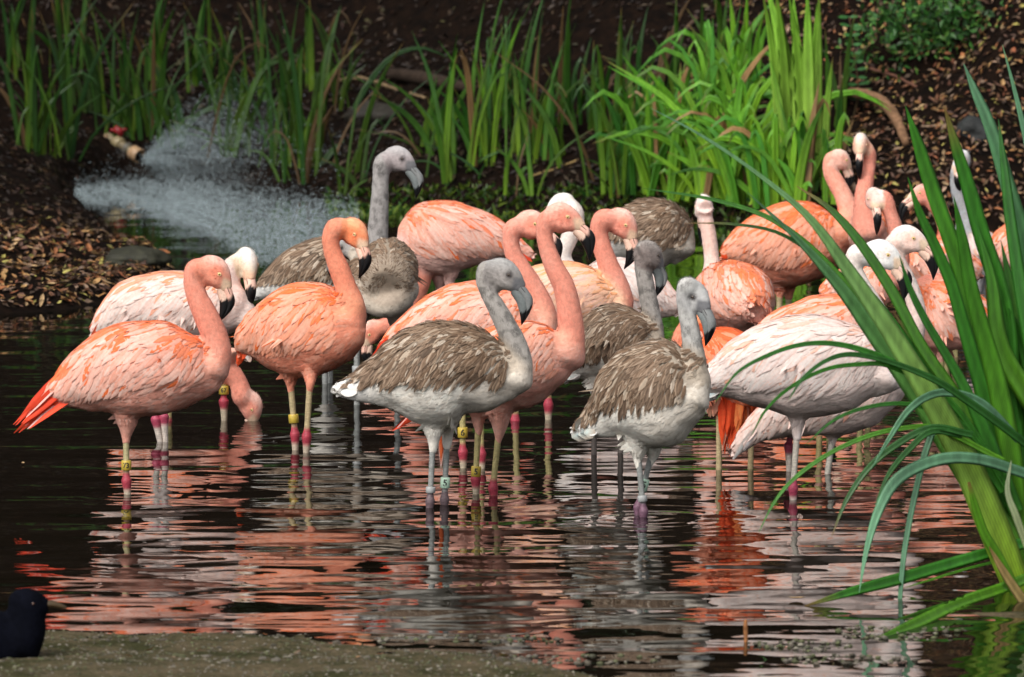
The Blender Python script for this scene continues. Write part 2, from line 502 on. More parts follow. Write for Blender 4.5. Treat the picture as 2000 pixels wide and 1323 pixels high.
V = np.stack([P - D * L_ / 2, P - S * W_ / 2 + N * W_ * .2, P + D * L_ / 2, P + S * W_ / 2 + N * W_ * .2, P], 1)
base = np.arange(n)[:, None] * 5
T3 = np.concatenate([base + np.array([[0, 1, 4]]), base + np.array([[1, 2, 4]]), base + np.array([[2, 3, 4]]), base + np.array([[3, 0, 4]])])
cc = np.array(LCOL)[RS.randint(0, len(LCOL), n)] * (RS.uniform(.12, .75, n) * (.16 + .84 * np.clip(sm(X, .9, 1.7) * 1.5 + sm(Y / K, 21.6, 20.6), 0, 1.5)))[:, None]  # litter colour lowered up the left and middle bank as painted understory shade
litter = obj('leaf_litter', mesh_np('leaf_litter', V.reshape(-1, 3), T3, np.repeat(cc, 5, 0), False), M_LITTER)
tag(litter, 'brown leaf litter covering the bank behind the pond', 'leaf litter', kind='stuff')

# pebbles of the gravel shore
def pebble_mass(name, n, xr, yr, smin, smax, cols, label, cat, zoff=0, filt=None):
    X = RS.uniform(*xr, n); Y = RS.uniform(*yr, n)
    if filt is not None:
        k = filt(X, Y); X, Y = X[k], Y[k]
    n = len(X); Z = ground_h(X, Y) + zoff
    bm_ = bmesh.new(); bmesh.ops.create_icosphere(bm_, subdivisions=1, radius=1)
    bv = np.array([v.co[:] for v in bm_.verts]); bf = np.array([[v.index for v in f_.verts] for f_ in bm_.faces]); bm_.free()
    s = np.exp(RS.uniform(math.log(smin), math.log(smax), n))
    jitv = 1 + RS.randn(n, len(bv), 1) * .14
    ang = RS.rand(n) * 6.28
    V = bv[None] * jitv * (s[:, None, None] * np.stack([RS.uniform(.8, 1.5, n), RS.uniform(.7, 1.1, n), RS.uniform(.4, .7, n)], 1)[:, None, :])
    ca, sa = np.cos(ang)[:, None], np.sin(ang)[:, None]
    V = np.stack([V[..., 0] * ca - V[..., 1] * sa, V[..., 0] * sa + V[..., 1] * ca, V[..., 2]], -1)
    V += np.stack([X, Y, Z], 1)[:, None, :]
    F = (np.arange(n)[:, None, None] * len(bv) + bf[None]).reshape(-1, 3)
    c = np.array(cols)[RS.randint(0, len(cols), n)] * RS.uniform(.6, 1.25, n)[:, None]
    o = obj(name, mesh_np(name, V.reshape(-1, 3), F, np.repeat(c, len(bv), 0), True), M_STONE)
    return tag(o, label, cat, kind='stuff')
GC = [(.12, .10, .075), (.17, .15, .12), (.08, .07, .05), (.10, .105, .05), (.21, .19, .15), (.07, .07, .045), (.09, .10, .045)]
pebble_mass('gravel', 11000, (-2.1, 1.2), (15.7 * K2, 17.9 * K2), .0018, .0065, GC, 'grey brown gravel of the near shore at the bottom left', 'gravel', .001,
            lambda X, Y: (pond_sdf(X, Y) > -.16 + .12 * RS.rand(len(X))))
bm_ = bmesh.new(); bmesh.ops.create_icosphere(bm_, subdivisions=2, radius=1)
for v_ in bm_.verts: v_.co *= 1 + .22 * noise.noise(v_.co * 1.7)
PEB = []
for q_ in range(4):
    me_ = bpy.data.meshes.new('pebble'); bm_.to_mesh(me_); set_cols(me_, np.tile(np.array(GC[q_]) * 1.25, (len(me_.vertices), 1))); me_.materials.append(M_STONE)
    me_.polygons.foreach_set('use_smooth', np.ones(len(me_.polygons), dtype=bool)); PEB.append(me_)
bm_.free()
for q_ in range(34):
    P_ = on_water(rl.uniform(110, 1080), rl.uniform(1236, 1318)); z_ = ground_z(P_.x, P_.y)
    if z_ < -.02: continue
    o = obj('pebble', PEB[q_ % 4], None, ground); s_ = rl.uniform(.006, .014)
    o.location = (P_.x, P_.y, z_ + s_ * .2); o.scale = (s_ * rl.uniform(1, 1.5), s_, s_ * .6); o.rotation_euler = (0, 0, rl.uniform(0, 6.28))
for q_ in range(16):
    P_ = on_water(rl.uniform(110, 1000), rl.uniform(1240, 1320)); z_ = ground_z(P_.x, P_.y)
    o = obj('fallen_leaf', LM[rl.randrange(16)], None, ground); o.location = (P_.x, P_.y, max(z_, 0) + .006); o.rotation_euler = (rl.gauss(0, .2), rl.gauss(0, .2), rl.uniform(0, 6.28)); o.scale = (.6, .6, .6)
# small stones just breaking the surface bottom right
def near_bar(X, Y):
    r = np.zeros(len(X), bool)
    for px, py, rx, ry in [(1560, 1262, .16, .07), (1760, 1235, .20, .10), (1120, 1290, .25, .06), (1640, 1290, .22, .06), (900, 1250, .3, .05)]:
        c = on_water(px, py); r |= (((X - c.x) / rx) ** 2 + ((Y - c.y) / ry / K) ** 2 < 1)
    return r
def bar_gravel():
    n = 12000; X = RS.uniform(-.4, 1.6, n); Y = RS.uniform(16.4 * K2, 17.6 * K2, n); k = near_bar(X, Y); X, Y = X[k][:420], Y[k][:420]
    Pp = Parts(); bm_ = bmesh.new(); bmesh.ops.create_icosphere(bm_, subdivisions=1, radius=1)
    bv = np.array([v.co[:] for v in bm_.verts]); bf = [tuple(v.index for v in f_.verts) for f_ in bm_.faces]; bm_.free()
    for x, y in zip(X, Y):
        s = RS.uniform(.003, .009)
        Pp.add(bv * (1 + RS.randn(len(bv), 1) * .14) * np.array([1.3, 1, .7]) * s + np.array([x, y, RS.uniform(-.3, .6) * s]), bf, np.array(GC[RS.randint(7)]) * .9)
    o = obj('gravel', Pp.mesh('gravel'), M_STONE)
    tag(o, 'scattered grit breaking the water surface at the bottom right', 'gravel', kind='stuff')
bar_gravel()

# ------------------------------------------------------------------ sword leaves
def blade_mesh(name, pts, widths, c0, c1, fold=.22, facing=None, twist=0.0, n=14, thick=.0012):
    """pts world polyline base -> tip; a folded strip with a midrib and real thickness"""
    R = resample([tuple(p) + (w,) for p, w in zip(pts, widths)], n)
    C = R[:, :3]; W = np.maximum(R[:, 3], .0012)
    T = np.gradient(C, axis=0); T /= np.linalg.norm(T, axis=1)[:, None] + 1e-9
    fcg = np.array(facing if facing is not None else (0, -1, .15), float)
    S = np.cross(T, fcg[None]); S /= np.linalg.norm(S, axis=1)[:, None] + 1e-9
    if twist:
        a = np.linspace(0, twist, n); Nn = np.cross(S, T); S = S * np.cos(a)[:, None] + Nn * np.sin(a)[:, None]
    Nn = np.cross(S, T)
    Nn *= np.sign((Nn @ fcg))[:, None] + 1e-6
    V = []; Cc = []; brown = RS.rand() < .4
    for i in range(n):
        t = i / (n - 1)
        col = lerp(c0, c1, t)
        w = W[i] / 2
        V += [C[i] - S[i] * w, C[i] - S[i] * w * .5 - Nn[i] * fold * w * .5 , C[i] - Nn[i] * fold * w, C[i] + S[i] * w * .5 - Nn[i] * fold * w * .5, C[i] + S[i] * w, C[i] - Nn[i] * (fold * w + thick)]
        if brown and t > .86: col = lerp(col, (.22, .13, .04), (t - .86) / .14)
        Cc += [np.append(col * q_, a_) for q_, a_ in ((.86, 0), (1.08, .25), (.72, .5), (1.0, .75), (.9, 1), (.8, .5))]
    F = []
    for i in range(n - 1):
        a = i * 6; b = a + 6
        for j in range(4):
            F.append((a + j, a + j + 1, b + j + 1, b + j))
        F.append((a + 4, a + 5, b + 5, b + 4)); F.append((a + 5, a, b, b + 5))
    return V, F, Cc
G_DK, G_MD, G_LT, G_YL = np.array((.014, .070, .010)), np.array((.034, .17, .014)), np.array((.11, .32, .016)), np.array((.25, .42, .02))
G_GL = np.array((.10, .24, .13))
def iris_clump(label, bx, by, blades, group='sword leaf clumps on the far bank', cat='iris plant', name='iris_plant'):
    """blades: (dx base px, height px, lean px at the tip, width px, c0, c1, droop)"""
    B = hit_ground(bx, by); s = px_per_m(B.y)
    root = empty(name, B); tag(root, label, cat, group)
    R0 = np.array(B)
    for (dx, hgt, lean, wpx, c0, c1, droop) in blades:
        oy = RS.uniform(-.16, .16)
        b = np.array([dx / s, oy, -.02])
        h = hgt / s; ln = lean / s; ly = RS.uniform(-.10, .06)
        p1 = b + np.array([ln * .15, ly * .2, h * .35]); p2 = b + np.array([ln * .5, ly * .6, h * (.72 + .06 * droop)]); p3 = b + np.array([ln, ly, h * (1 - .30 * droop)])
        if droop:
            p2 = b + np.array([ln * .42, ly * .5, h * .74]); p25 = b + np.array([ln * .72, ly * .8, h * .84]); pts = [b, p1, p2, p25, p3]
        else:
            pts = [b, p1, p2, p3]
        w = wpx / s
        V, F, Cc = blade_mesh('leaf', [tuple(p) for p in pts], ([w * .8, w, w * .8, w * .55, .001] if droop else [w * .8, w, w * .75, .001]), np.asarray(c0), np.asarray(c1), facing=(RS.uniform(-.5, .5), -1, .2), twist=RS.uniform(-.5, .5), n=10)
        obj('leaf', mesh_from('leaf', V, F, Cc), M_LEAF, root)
    return root
def rand_blades(n, hmin, hmax, spread, lean, wmin, wmax, tone, yellow=.2, droopy=.15):
    out = []
    for i in range(int(n * 1.7)):
        h = hmin * .5 + (hmax * 1.12 - hmin * .5) * RS.rand() ** .8
        c1 = lerp(G_DK, G_MD, RS.rand()) * tone; c0 = lerp(G_MD, G_YL, RS.rand() * .9) * tone
        if RS.rand() < yellow: c1 = lerp(G_MD, G_LT, RS.rand()) * tone
        if RS.rand() < .07: c0 = np.array((.22, .13, .05)) * tone; c1 = np.array((.26, .15, .06)) * tone
        out.append((RS.uniform(-spread, spread), h, RS.randn() * lean, RS.uniform(wmin, wmax), c0, c1, 1.0 if RS.rand() < droopy else 0))
    return out
BG = [ # base x, base y, n, height range, lean, tone, words
 (60, 298, 6, (120, 260), 22, .9, 'pale based sword leaves at the far left edge of the bank'),
 (112, 306, 6, (120, 290), 34, .75, 'sword leaves leaning out just right of the far left clump'),
 (170, 215, 4, (100, 180), 22, .45, 'dim sword leaves high on the bank at the upper left'),
 (232, 262, 6, (140, 230), 22, .75, 'tall straight sword leaves left above the red pipe valve'),
 (285, 268, 6, (110, 230), 34, .8, 'sword leaves just above the water pipe outlet'),
 (345, 285, 5, (90, 200), 30, .8, 'short sword leaves over the start of the spray'),
 (448, 225, 6, (110, 200), 26, .7, 'sword leaves rising behind the top of the spray'),
 (470, 300, 6, (90, 240), 28, .8, 'sword leaves standing in the spray of water'),
 (560, 330, 7, (110, 300), 34, .8, 'sword leaves right of the spray, bases in the shallows'),
 (606, 352, 6, (90, 320), 30, .9, 'sword leaf clump by the water left of the tall grey neck'),
 (662, 215, 4, (160, 200), 40, .7, 'three long dim blades above the tall grey head'),
 (690, 372, 3, (130, 280), 36, .7, 'thin sword leaves just left of the tall grey neck'),
 (852, 296, 5, (60, 150), 36, .8, 'small fan of leaves right of the tall grey head'),
 (888, 352, 5, (60, 280), 24, .9, 'slender leaves with two cut pale stubs behind the middle of the flock'),
 (938, 322, 8, (120, 320), 26, 1.15, 'bright sword leaves with white bases above the middle of the flock'),
 (975, 248, 4, (180, 230), 14, .95, 'pair of broad upright leaves reaching the top edge near the middle'),
 (1036, 305, 6, (160, 300), 14, 1.1, 'tallest broad upright leaves at the middle top of the bank'),
 (1074, 322, 5, (90, 180), 22, .8, 'thin leaves right of the tallest broad leaves'),
 (1010, 392, 3, (90, 130), 20, 1.0, 'yellowing bent leaves low over the water in the middle'),
 (1188, 386, 6, (120, 330), 20, 1.0, 'long leaves behind the trio of salmon heads'),
 (1225, 372, 7, (100, 260), 30, 1.0, 'leaf tuft behind the tucked brown juvenile'),
 (1262, 360, 6, (90, 220), 40, 1.0, 'leaf tuft at the left of the dense bright thicket'),
]
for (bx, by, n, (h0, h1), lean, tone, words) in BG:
    iris_clump(words, bx, by, rand_blades(int(n * .7), h0 * .4, h1 * 1.1, 62, lean * 3, 3, 7, tone * .5, droopy=.3) + rand_blades(n, h0, h1, 30, lean * 1.9, 6, 15, tone * (.42 if bx < 720 else .74)))  # clumps on the left toned darker to paint in understory shade
# leaves further up the slope, understory shade painted in by a low tone
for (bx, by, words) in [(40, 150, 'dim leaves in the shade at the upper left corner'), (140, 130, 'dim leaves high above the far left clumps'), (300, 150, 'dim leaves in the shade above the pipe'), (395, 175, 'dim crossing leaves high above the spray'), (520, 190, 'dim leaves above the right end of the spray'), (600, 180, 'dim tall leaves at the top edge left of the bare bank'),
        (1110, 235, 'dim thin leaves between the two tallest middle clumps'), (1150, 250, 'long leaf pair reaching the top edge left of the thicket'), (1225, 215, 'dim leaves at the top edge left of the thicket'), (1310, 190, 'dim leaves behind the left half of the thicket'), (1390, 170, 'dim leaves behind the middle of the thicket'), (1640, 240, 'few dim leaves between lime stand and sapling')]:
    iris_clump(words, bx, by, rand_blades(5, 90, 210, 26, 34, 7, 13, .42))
# dense bright thicket
for q, (bx, by, n, h0, h1, lean, tone, words) in enumerate([
    (1300, 372, 13, 110, 250, 60, 1.25, 'leftmost part of the dense bright thicket behind the head seen from behind'),
    (1352, 384, 15, 120, 280, 70, 1.35, 'drooping bright leaves of the thicket just above the head seen from behind'),
    (1405, 392, 16, 120, 330, 70, 1.45, 'middle of the bright thicket, long leaves arching both ways'),
    (1462, 392, 16, 100, 300, 80, 1.5, 'bright arching leaves left of the lime green upright stand'),
    (1520, 398, 12, 80, 200, 60, 1.5, 'short yellow green leaves at the foot of the lime green stand'),
    (1430, 250, 9, 110, 230, 50, 1.5, 'upper leaves of the thicket reaching the top edge'),
    (1598, 390, 8, 80, 220, 26, 1.1, 'leaves between the lime green stand and the tall pink pair')]):
    b = rand_blades(int(n * 1.8), h0, h1, 44, lean * 1.35, 9, 21, tone, yellow=.6, droopy=.7)
    if q in (2, 3): b += [(RS.uniform(-20, 20), 200, 60 * (1 if q == 2 else -1), 15, (.30, .16, .06), (.38, .20, .08), 1.0)]
    iris_clump(words, bx, by, b)
lime0, lime1 = np.array((.34, .50, .08)), np.array((.17, .42, .03))
iris_clump('upright stand of broad lime green leaves at the top right of the thicket', 1562, 362,
           [(-34, 390, -40, 22, lime0, lime1 * 1.2, 0), (-20, 400, -30, 30, lime0, lime1 * 1.25, 0), (-6, 400, -62, 34, lime0 * 1.1, lime1 * 1.3, 0), (8, 390, -34, 32, lime0 * 1.1, lime1 * 1.4, 0),
            (16, 400, -6, 26, lime0, lime1 * 1.2, 0), (28, 360, 4, 24, lime0, lime1 * 1.1, 0), (36, 400, 0, 16, lime0, lime1, 0), (44, 260, 16, 16, lime0, G_LT, 0), (-28, 250, -30, 20, lime0, G_LT, 0), (0, 380, -14, 26, lime0, lime1 * 1.3, 0)])
iris_clump('lone lime green stems at the top edge left of the lime stand', 1450, 215,
           [(-10, 230, -16, 14, G_YL, G_LT * 1.3, 0), (4, 230, 6, 16, G_YL, G_LT * 1.3, 0), (14, 200, 30, 12, G_LT, G_LT, 0)])
# mossy strip of low growth along the far waterline
def ground_tufts():
    V = []; F = []; Cc = []; nn = 0
    for i in range(2600):
        px = RS.uniform(640, 1620); py = RS.uniform(378, 432) - .02 * abs(px - 1000) * 0
        if px > 1350: py = RS.uniform(385, 470)
        P = hit_ground(px, py); s = px_per_m(P.y)
        if P.z > .5: continue
        h = RS.uniform(4, 16) / s; a = RS.rand() * 6.28; w = RS.uniform(2, 5) / s
        l = RS.randn(2) * h * .9
        S = np.array([math.cos(a), math.sin(a), 0]) * w
        p = np.array(P)
        V += [p - S, p + S, p + S * .6 + np.array([l[0] * .5, l[1] * .5, h * .7]), p + np.array([l[0], l[1], h])]
        c = lerp(G_DK, (.14, .20, .02), RS.rand() ** 1.5)
        Cc += [c * .8, c * .8, c, c * 1.1]
        F.append((nn, nn + 1, nn + 2, nn + 3)); nn += 4
    o = obj('ground_cover', mesh_from('ground_cover', V, F, Cc), M_LEAF)
    tag(o, 'low yellow green moss and grass along the far waterline', 'ground cover', kind='stuff')
ground_tufts()

# ------------------------------------------------------------------ unseen trees added behind the bank, shrub and sapling on it
def shrub_mass(name, label, cat, cen, rad, n, l0, l1, cols, kind=None, trunk=None, mat=None):
    cen = np.array(cen, float); rad = np.array(rad, float)
    u = RS.randn(n, 3); u /= np.linalg.norm(u, axis=1)[:, None]
    rr = RS.rand(n) ** (1 / 2.2)
    lump = 1 + .28 * np.sin(u[:, 0] * 5 + 1) * np.cos(u[:, 2] * 6 + 2) + .15 * np.sin(u[:, 1] * 11)
    P = u * (rr * lump)[:, None] * rad
    D = RS.randn(n, 3); D[:, 2] -= .3; D /= np.linalg.norm(D, axis=1)[:, None]
    N = np.array([0, -.5, .8]) + RS.randn(n, 3) * .7; N -= (N * D).sum(1)[:, None] * D; N /= np.linalg.norm(N, axis=1)[:, None]
    S = np.cross(N, D); L = RS.uniform(l0, l1, n)[:, None]; W = L * RS.uniform(.35, .6, n)[:, None]
    V = np.stack([P, P + D * L * .45 - S * W / 2 + N * W * .12, P + D * L, P + D * L * .45 + S * W / 2 + N * W * .12], 1)
    F = np.arange(n * 4).reshape(-1, 4)
    c = np.array(cols)[RS.randint(0, len(cols), n)] * RS.uniform(.6, 1.25, n)[:, None]
    root = empty(name, cen); tag(root, label, cat, kind=kind)
    obj('crown', mesh_np('crown', V.reshape(-1, 3), F, np.repeat(c, 4, 0), False), mat or M_LEAF, root)
    if trunk:
        Pp = Parts()
        for t in trunk:
            Vt, Ft = tube(t, 8, 14); Pp.add(Vt, Ft, (.06, .04, .028))
        obj('trunk', Pp.mesh('trunk'), M_BARK, root)
    return root
DKG = [(.010, .030, .008), (.014, .045, .010), (.008, .020, .007), (.02, .05, .012)]
for i, (x, w) in enumerate([(-7.5, 'leftmost unseen evergreen added to block the sky above the bank'), (-4.2, 'unseen evergreen added to block the sky above the pipe outlet'), (-1.2, 'unseen evergreen added to block the sky behind the middle of the bank'), (2.0, 'unseen evergreen added to block the sky behind the bright thicket'), (5.2, 'unseen evergreen added to block the sky at the right above the leafy slope'), (8.5, 'rightmost unseen evergreen added to block the sky above the bank')]):
    y = 37 * K2 + (i % 2) * 1.0; z = ground_z(x, y)  # out of view, added to keep bright sky off the water and bank
    shrub_mass('unseen_evergreen', w, 'tree', (x, y, z + 3.2), (2.5, 2.0, 3.4), 9000, .10, .22, DKG,
               trunk=[[(0, 0, -3.4, .22), (.1, 0, -1.5, .16), (-.1, .1, 1.0, .09), (0, 0, 2.4, .03)], [(0, 0, -1.2, .10), (.8, -.2, 0, .05), (1.3, -.3, .8, .02)], [(0, 0, -.8, .10), (-.7, -.3, .3, .05), (-1.3, -.2, 1.0, .02)]])
GR2 = [(.03, .12, .02), (.05, .17, .03), (.02, .07, .015), (.08, .20, .03)]
c = hit_ground(1830, 150)
shrub_mass('shrub', 'small leaved green shrub at the top right corner', 'shrub', (c.x, c.y + .15, c.z + .22), (.42, .28, .26), 1500, .03, .06, GR2,
           trunk=[[(0, 0, -.3, .012), (.1, 0, 0, .008), (.3, 0, .2, .004)], [(0, 0, -.3, .012), (-.15, 0, 0, .008), (-.3, 0, .15, .004)]])
# sapling with opposite oval leaves
def sapling():
    b = hit_ground(1665, 232); s = px_per_m(b.y); root = empty('sapling', b); tag(root, 'young sapling with oval leaves right of the lime green stand', 'sapling')
    Pp = Parts(); pts = [(0, 0, -.02, .006), (.03, 0, .14, .005), (.01, -.02, .30, .0035), (-.02, -.02, .52, .0015)]
    V, F = tube(pts, 6, 16); Pp.add(V, F, (.09, .06, .03)); obj('stem', Pp.mesh('stem'), M_BARK, root)
    R = resample(pts, 14)
    for i in range(3, 14):
        for sd in (-1, 1):
            c = R[i, :3]; d = np.array([sd * 1.0, -.25, RS.uniform(-.1, .35)]); d /= np.linalg.norm(d); l = RS.uniform(.045, .07)
            V, F, Cc = blade_mesh('leaf', [tuple(c), tuple(c + d * l * .5), tuple(c + d * l)], [.004, .028, .002], np.array((.03, .13, .03)), np.array((.04, .17, .03)), fold=.2, facing=(0, -.7, .7), n=6)
            obj('leaf', mesh_from('leaf', V, F, Cc), M_LEAF, root)
sapling()

def px_tube(name, label, cat, pts, col, rpx, depth_off=0.0, group=None, onground=True, parent=None, smooth=False):
    W = []
    for (px, py), r in zip(pts, rpx):
        P = hit_ground(px, py) if onground else None
        W.append((P.x, P.y + depth_off, P.z + r / px_per_m(P.y) * .6, r / px_per_m(P.y)))
    if smooth:
        A0, A1 = W[0], W[-1]; zz = [w_[2] for w_ in W]; k_ = len(W) - 1
        W = [(w_[0], A0[1] + (A1[1] - A0[1]) * i_ / k_, A0[2] + (A1[2] - A0[2]) * i_ / k_ + .09 * math.sin(math.pi * i_ / k_), w_[3]) for i_, w_ in enumerate(W)]
    V, F = tube(W, 9, len(W) * 6)
    V = V + np.array([[noise.noise(Vector(v * 22)) * .006, 0, noise.noise(Vector(v * 17 + 3)) * .006] for v in V])
    c0 = V.mean(0); c0[2] = V[:, 2].min()
    Pp = Parts(); Pp.add(V - c0, F, col)
    o = obj(name, Pp.mesh(name), M_BARK); o.location = c0
    return tag(o, label, cat, group)
px_tube('root', 'thick brown root arching down the slope behind the tall pink pair', 'root', [(1632, 188), (1672, 192), (1712, 212), (1745, 250), (1770, 290)], (.20, .11, .06), [9, 10, 11, 11, 7], smooth=True)
px_tube('branch', 'pale dead branch lying on the bank above the tall grey head', 'branch', [(650, 165), (700, 158), (760, 175), (830, 200)], (.16, .11, .06), [4, 4.5, 4, 3], group='dead branches on the far bank')
px_tube('branch', 'dark branch leaning up left of the bright thicket', 'branch', [(1240, 195), (1290, 140), (1330, 85), (1360, 40)], (.08, .05, .035), [6, 6, 5, 4], group='dead branches on the far bank')
px_tube('branch', 'thin reddish branch running down to the right from the sapling', 'branch', [(1700, 138), (1760, 160), (1820, 200), (1850, 222)], (.13, .06, .04), [3, 3, 2.5, 2], group='dead branches on the far bank')
px_tube('branch', 'thin twig in the upper right shrub', 'branch', [(1760, 45), (1800, 85), (1850, 110)], (.14, .08, .05), [3, 3, 2], group='dead branches on the far bank')
px_tube('branch', 'straw coloured branch slanting over the bare bank behind the middle of the flock', 'branch', [(1030, 348), (1080, 335), (1130, 318)], (.22, .15, .06), [2.5, 2.5, 2], group='dead branches on the far bank')
px_tube('branch', 'pale twig on the leafy slope left of the tall leaves', 'branch', [(1800, 252), (1840, 246), (1880, 256)], (.22, .15, .10), [2.5, 2.5, 2], group='dead branches on the far bank')
px_tube('branch', 'half buried log on the dark bank in the upper middle', 'branch', [(760, 158), (820, 165), (880, 182), (930, 180)], (.028, .018, .012), [11, 14, 13, 8], group='dead branches on the far bank')
def rock(name, label, px, py, rx, rz, col):
    b = hit_ground(px, py); s = px_per_m(b.y)
    bm_ = bmesh.new(); bmesh.ops.create_icosphere(bm_, subdivisions=4, radius=1)
    for v in bm_.verts:
        n_ = noise.noise(v.co * 1.3 + Vector((px * .1, 0, 0))) * .35 + noise.noise(v.co * 4) * .08
        v.co = Vector((v.co.x * (1 + n_) * rx / s, v.co.y * (1 + n_) * rx / s * .8, v.co.z * (1 + n_) * rz / s))
    me = bpy.data.meshes.new(name); bm_.to_mesh(me); bm_.free()
    set_cols(me, np.tile(col, (len(me.vertices), 1)) * np.array([[1 + .6 * noise.noise(v.co * 30)] for v in me.vertices]))
    me.polygons.foreach_set('use_smooth', np.ones(len(me.polygons), dtype=bool))
    o = obj(name, me, M_STONE); o.location = b + Vector((0, .03, 0)); tag(o, label, 'rock', 'rocks on the bank')
rock('rock', 'dark rounded rock on the slope beside the furthest grey white bird', 1908, 262, 46, 30, (.016, .018, .018))
rock('rock', 'mossy dark rock at the edge of the spit below the spray', 270, 512, 62, 26, (.022, .022, .012))
rock('rock', 'large dim rock in the middle of the far bank', 735, 235, 60, 34, (.018, .015, .010))
rock('rock', 'flat dark stone at the tip of the leafy spit', 345, 540, 34, 9, (.03, .03, .02))

# ------------------------------------------------------------------ pipe and spray
NOZ = hit_ground(272, 330); NOZ.z += .05
def pipe():
    root = empty('water_pipe', NOZ); tag(root, 'tan pipe fitting with a red valve handle, gushing water at the left bank', 'pipe')
    s = px_per_m(NOZ.y)
    def T(name, pts, col, par=None, seg=18, n=None, mat=M_PLASTIC):
        V, F = tube(pts, seg, n or len(pts) * 3); Pp = Parts(); Pp.add(V, F, col); return obj(name, Pp.mesh(name), mat, par or root)
    d = np.array([.62, -.55, -.32]); d /= np.linalg.norm(d)
    P = lambda t, r: tuple(d * t) + (r,)
    T('pipe', [P(-.27, .026), P(-.2, .026), P(-.04, .026)], (.20, .16, .09))
    T('collar', [P(-.20, .028), P(-.195, .037), P(-.15, .037), P(-.145, .028)], (.26, .21, .11))
    T('collar', [P(-.115, .028), P(-.11, .034), P(-.085, .034), P(-.08, .028)], (.10, .09, .07))
    # mouth ring: an annulus with an open bore
    B = Vector(d).to_track_quat('Z', 'Y').to_matrix()
    th = np.linspace(0, 2 * math.pi, 28, endpoint=False); V = []; F = []
    prof = [(-.06, .030), (-.055, .040), (.0, .043), (.004, .040), (.004, .034), (-.05, .031)]
    for z, r in prof:
        for a in th: V.append(B @ Vector((math.cos(a) * r, math.sin(a) * r, z)))
    for i in range(len(prof) - 1):
        for j in range(28): F.append((i * 28 + j, i * 28 + (j + 1) % 28, (i + 1) * 28 + (j + 1) % 28, (i + 1) * 28 + j))
    obj('outlet', mesh_from('outlet', [tuple(v) for v in V], F, np.tile((.42, .27, .15), (len(V), 1))), M_PLASTIC, root)
    vs = np.array(d * -.17)
    T('valve_stem', [tuple(vs + [0, 0, .03]) + (.012,), tuple(vs + [0, 0, .055]) + (.012,)], (.35, .28, .15))
    h = T('valve_handle', [tuple(vs + [-.005, 0, .052]) + (.020,), tuple(vs + [0, 0, .056]) + (.028,), tuple(vs + [0, 0, .085]) + (.026,), tuple(vs + [.003, 0, .092]) + (.018,)], (.24, .010, .014))
    V, F = tube([tuple(vs + [-.045, .005, .074]) + (.009,), tuple(vs + [.045, -.005, .078]) + (.009,)], 10, 6); Pp = Parts(); Pp.add(V, F, (.24, .010, .014)); obj('lever', Pp.mesh('lever'), M_PLASTIC, h)
    T('stake', [tuple(vs + [-.07, .03, -.2]) + (.012,), tuple(vs + [-.07, .03, .05]) + (.012,)], (.22, .15, .09), mat=M_BARK)
pipe()
m, nt, out = new_mat('water drops')
pw = nd(nt, 'ShaderNodeBsdfPrincipled', Roughness=.25); pw.inputs['Base Color'].default_value = (.40, .49, .52, 1); pw.inputs['Specular IOR Level'].default_value = .6
tb_ = nd(nt, 'ShaderNodeBsdfTransparent'); mx = nd(nt, 'ShaderNodeMixShader', Fac=.26)
nt.links.new(tb_.outputs[0], mx.inputs[1]); nt.links.new(pw.outputs[0], mx.inputs[2]); nt.links.new(mx.outputs[0], out.inputs[0])
M_DROP = m
def drops(name, P, Vd, size, stretch, label, cat):
    n = len(P)
    Vd = Vd / (np.linalg.norm(Vd, axis=1)[:, None] + 1e-9)
    A = np.cross(Vd, RS.randn(n, 3)); A /= np.linalg.norm(A, axis=1)[:, None]; B = np.cross(Vd, A)
    s = size[:, None]; l = s * stretch[:, None]
    V = np.stack([P + Vd * l, P - Vd * l, P + A * s, P - A * s, P + B * s, P - B * s], 1)
    b = np.arange(n)[:, None] * 6
    F = np.concatenate([b + np.array([f_]) for f_ in [(0, 2, 4), (0, 4, 3), (0, 3, 5), (0, 5, 2), (1, 4, 2), (1, 3, 4), (1, 5, 3), (1, 2, 5)]])
    o = obj(name, mesh_np(name, V.reshape(-1, 3), F, None, True), M_DROP)
    return tag(o, label, cat, kind='stuff')
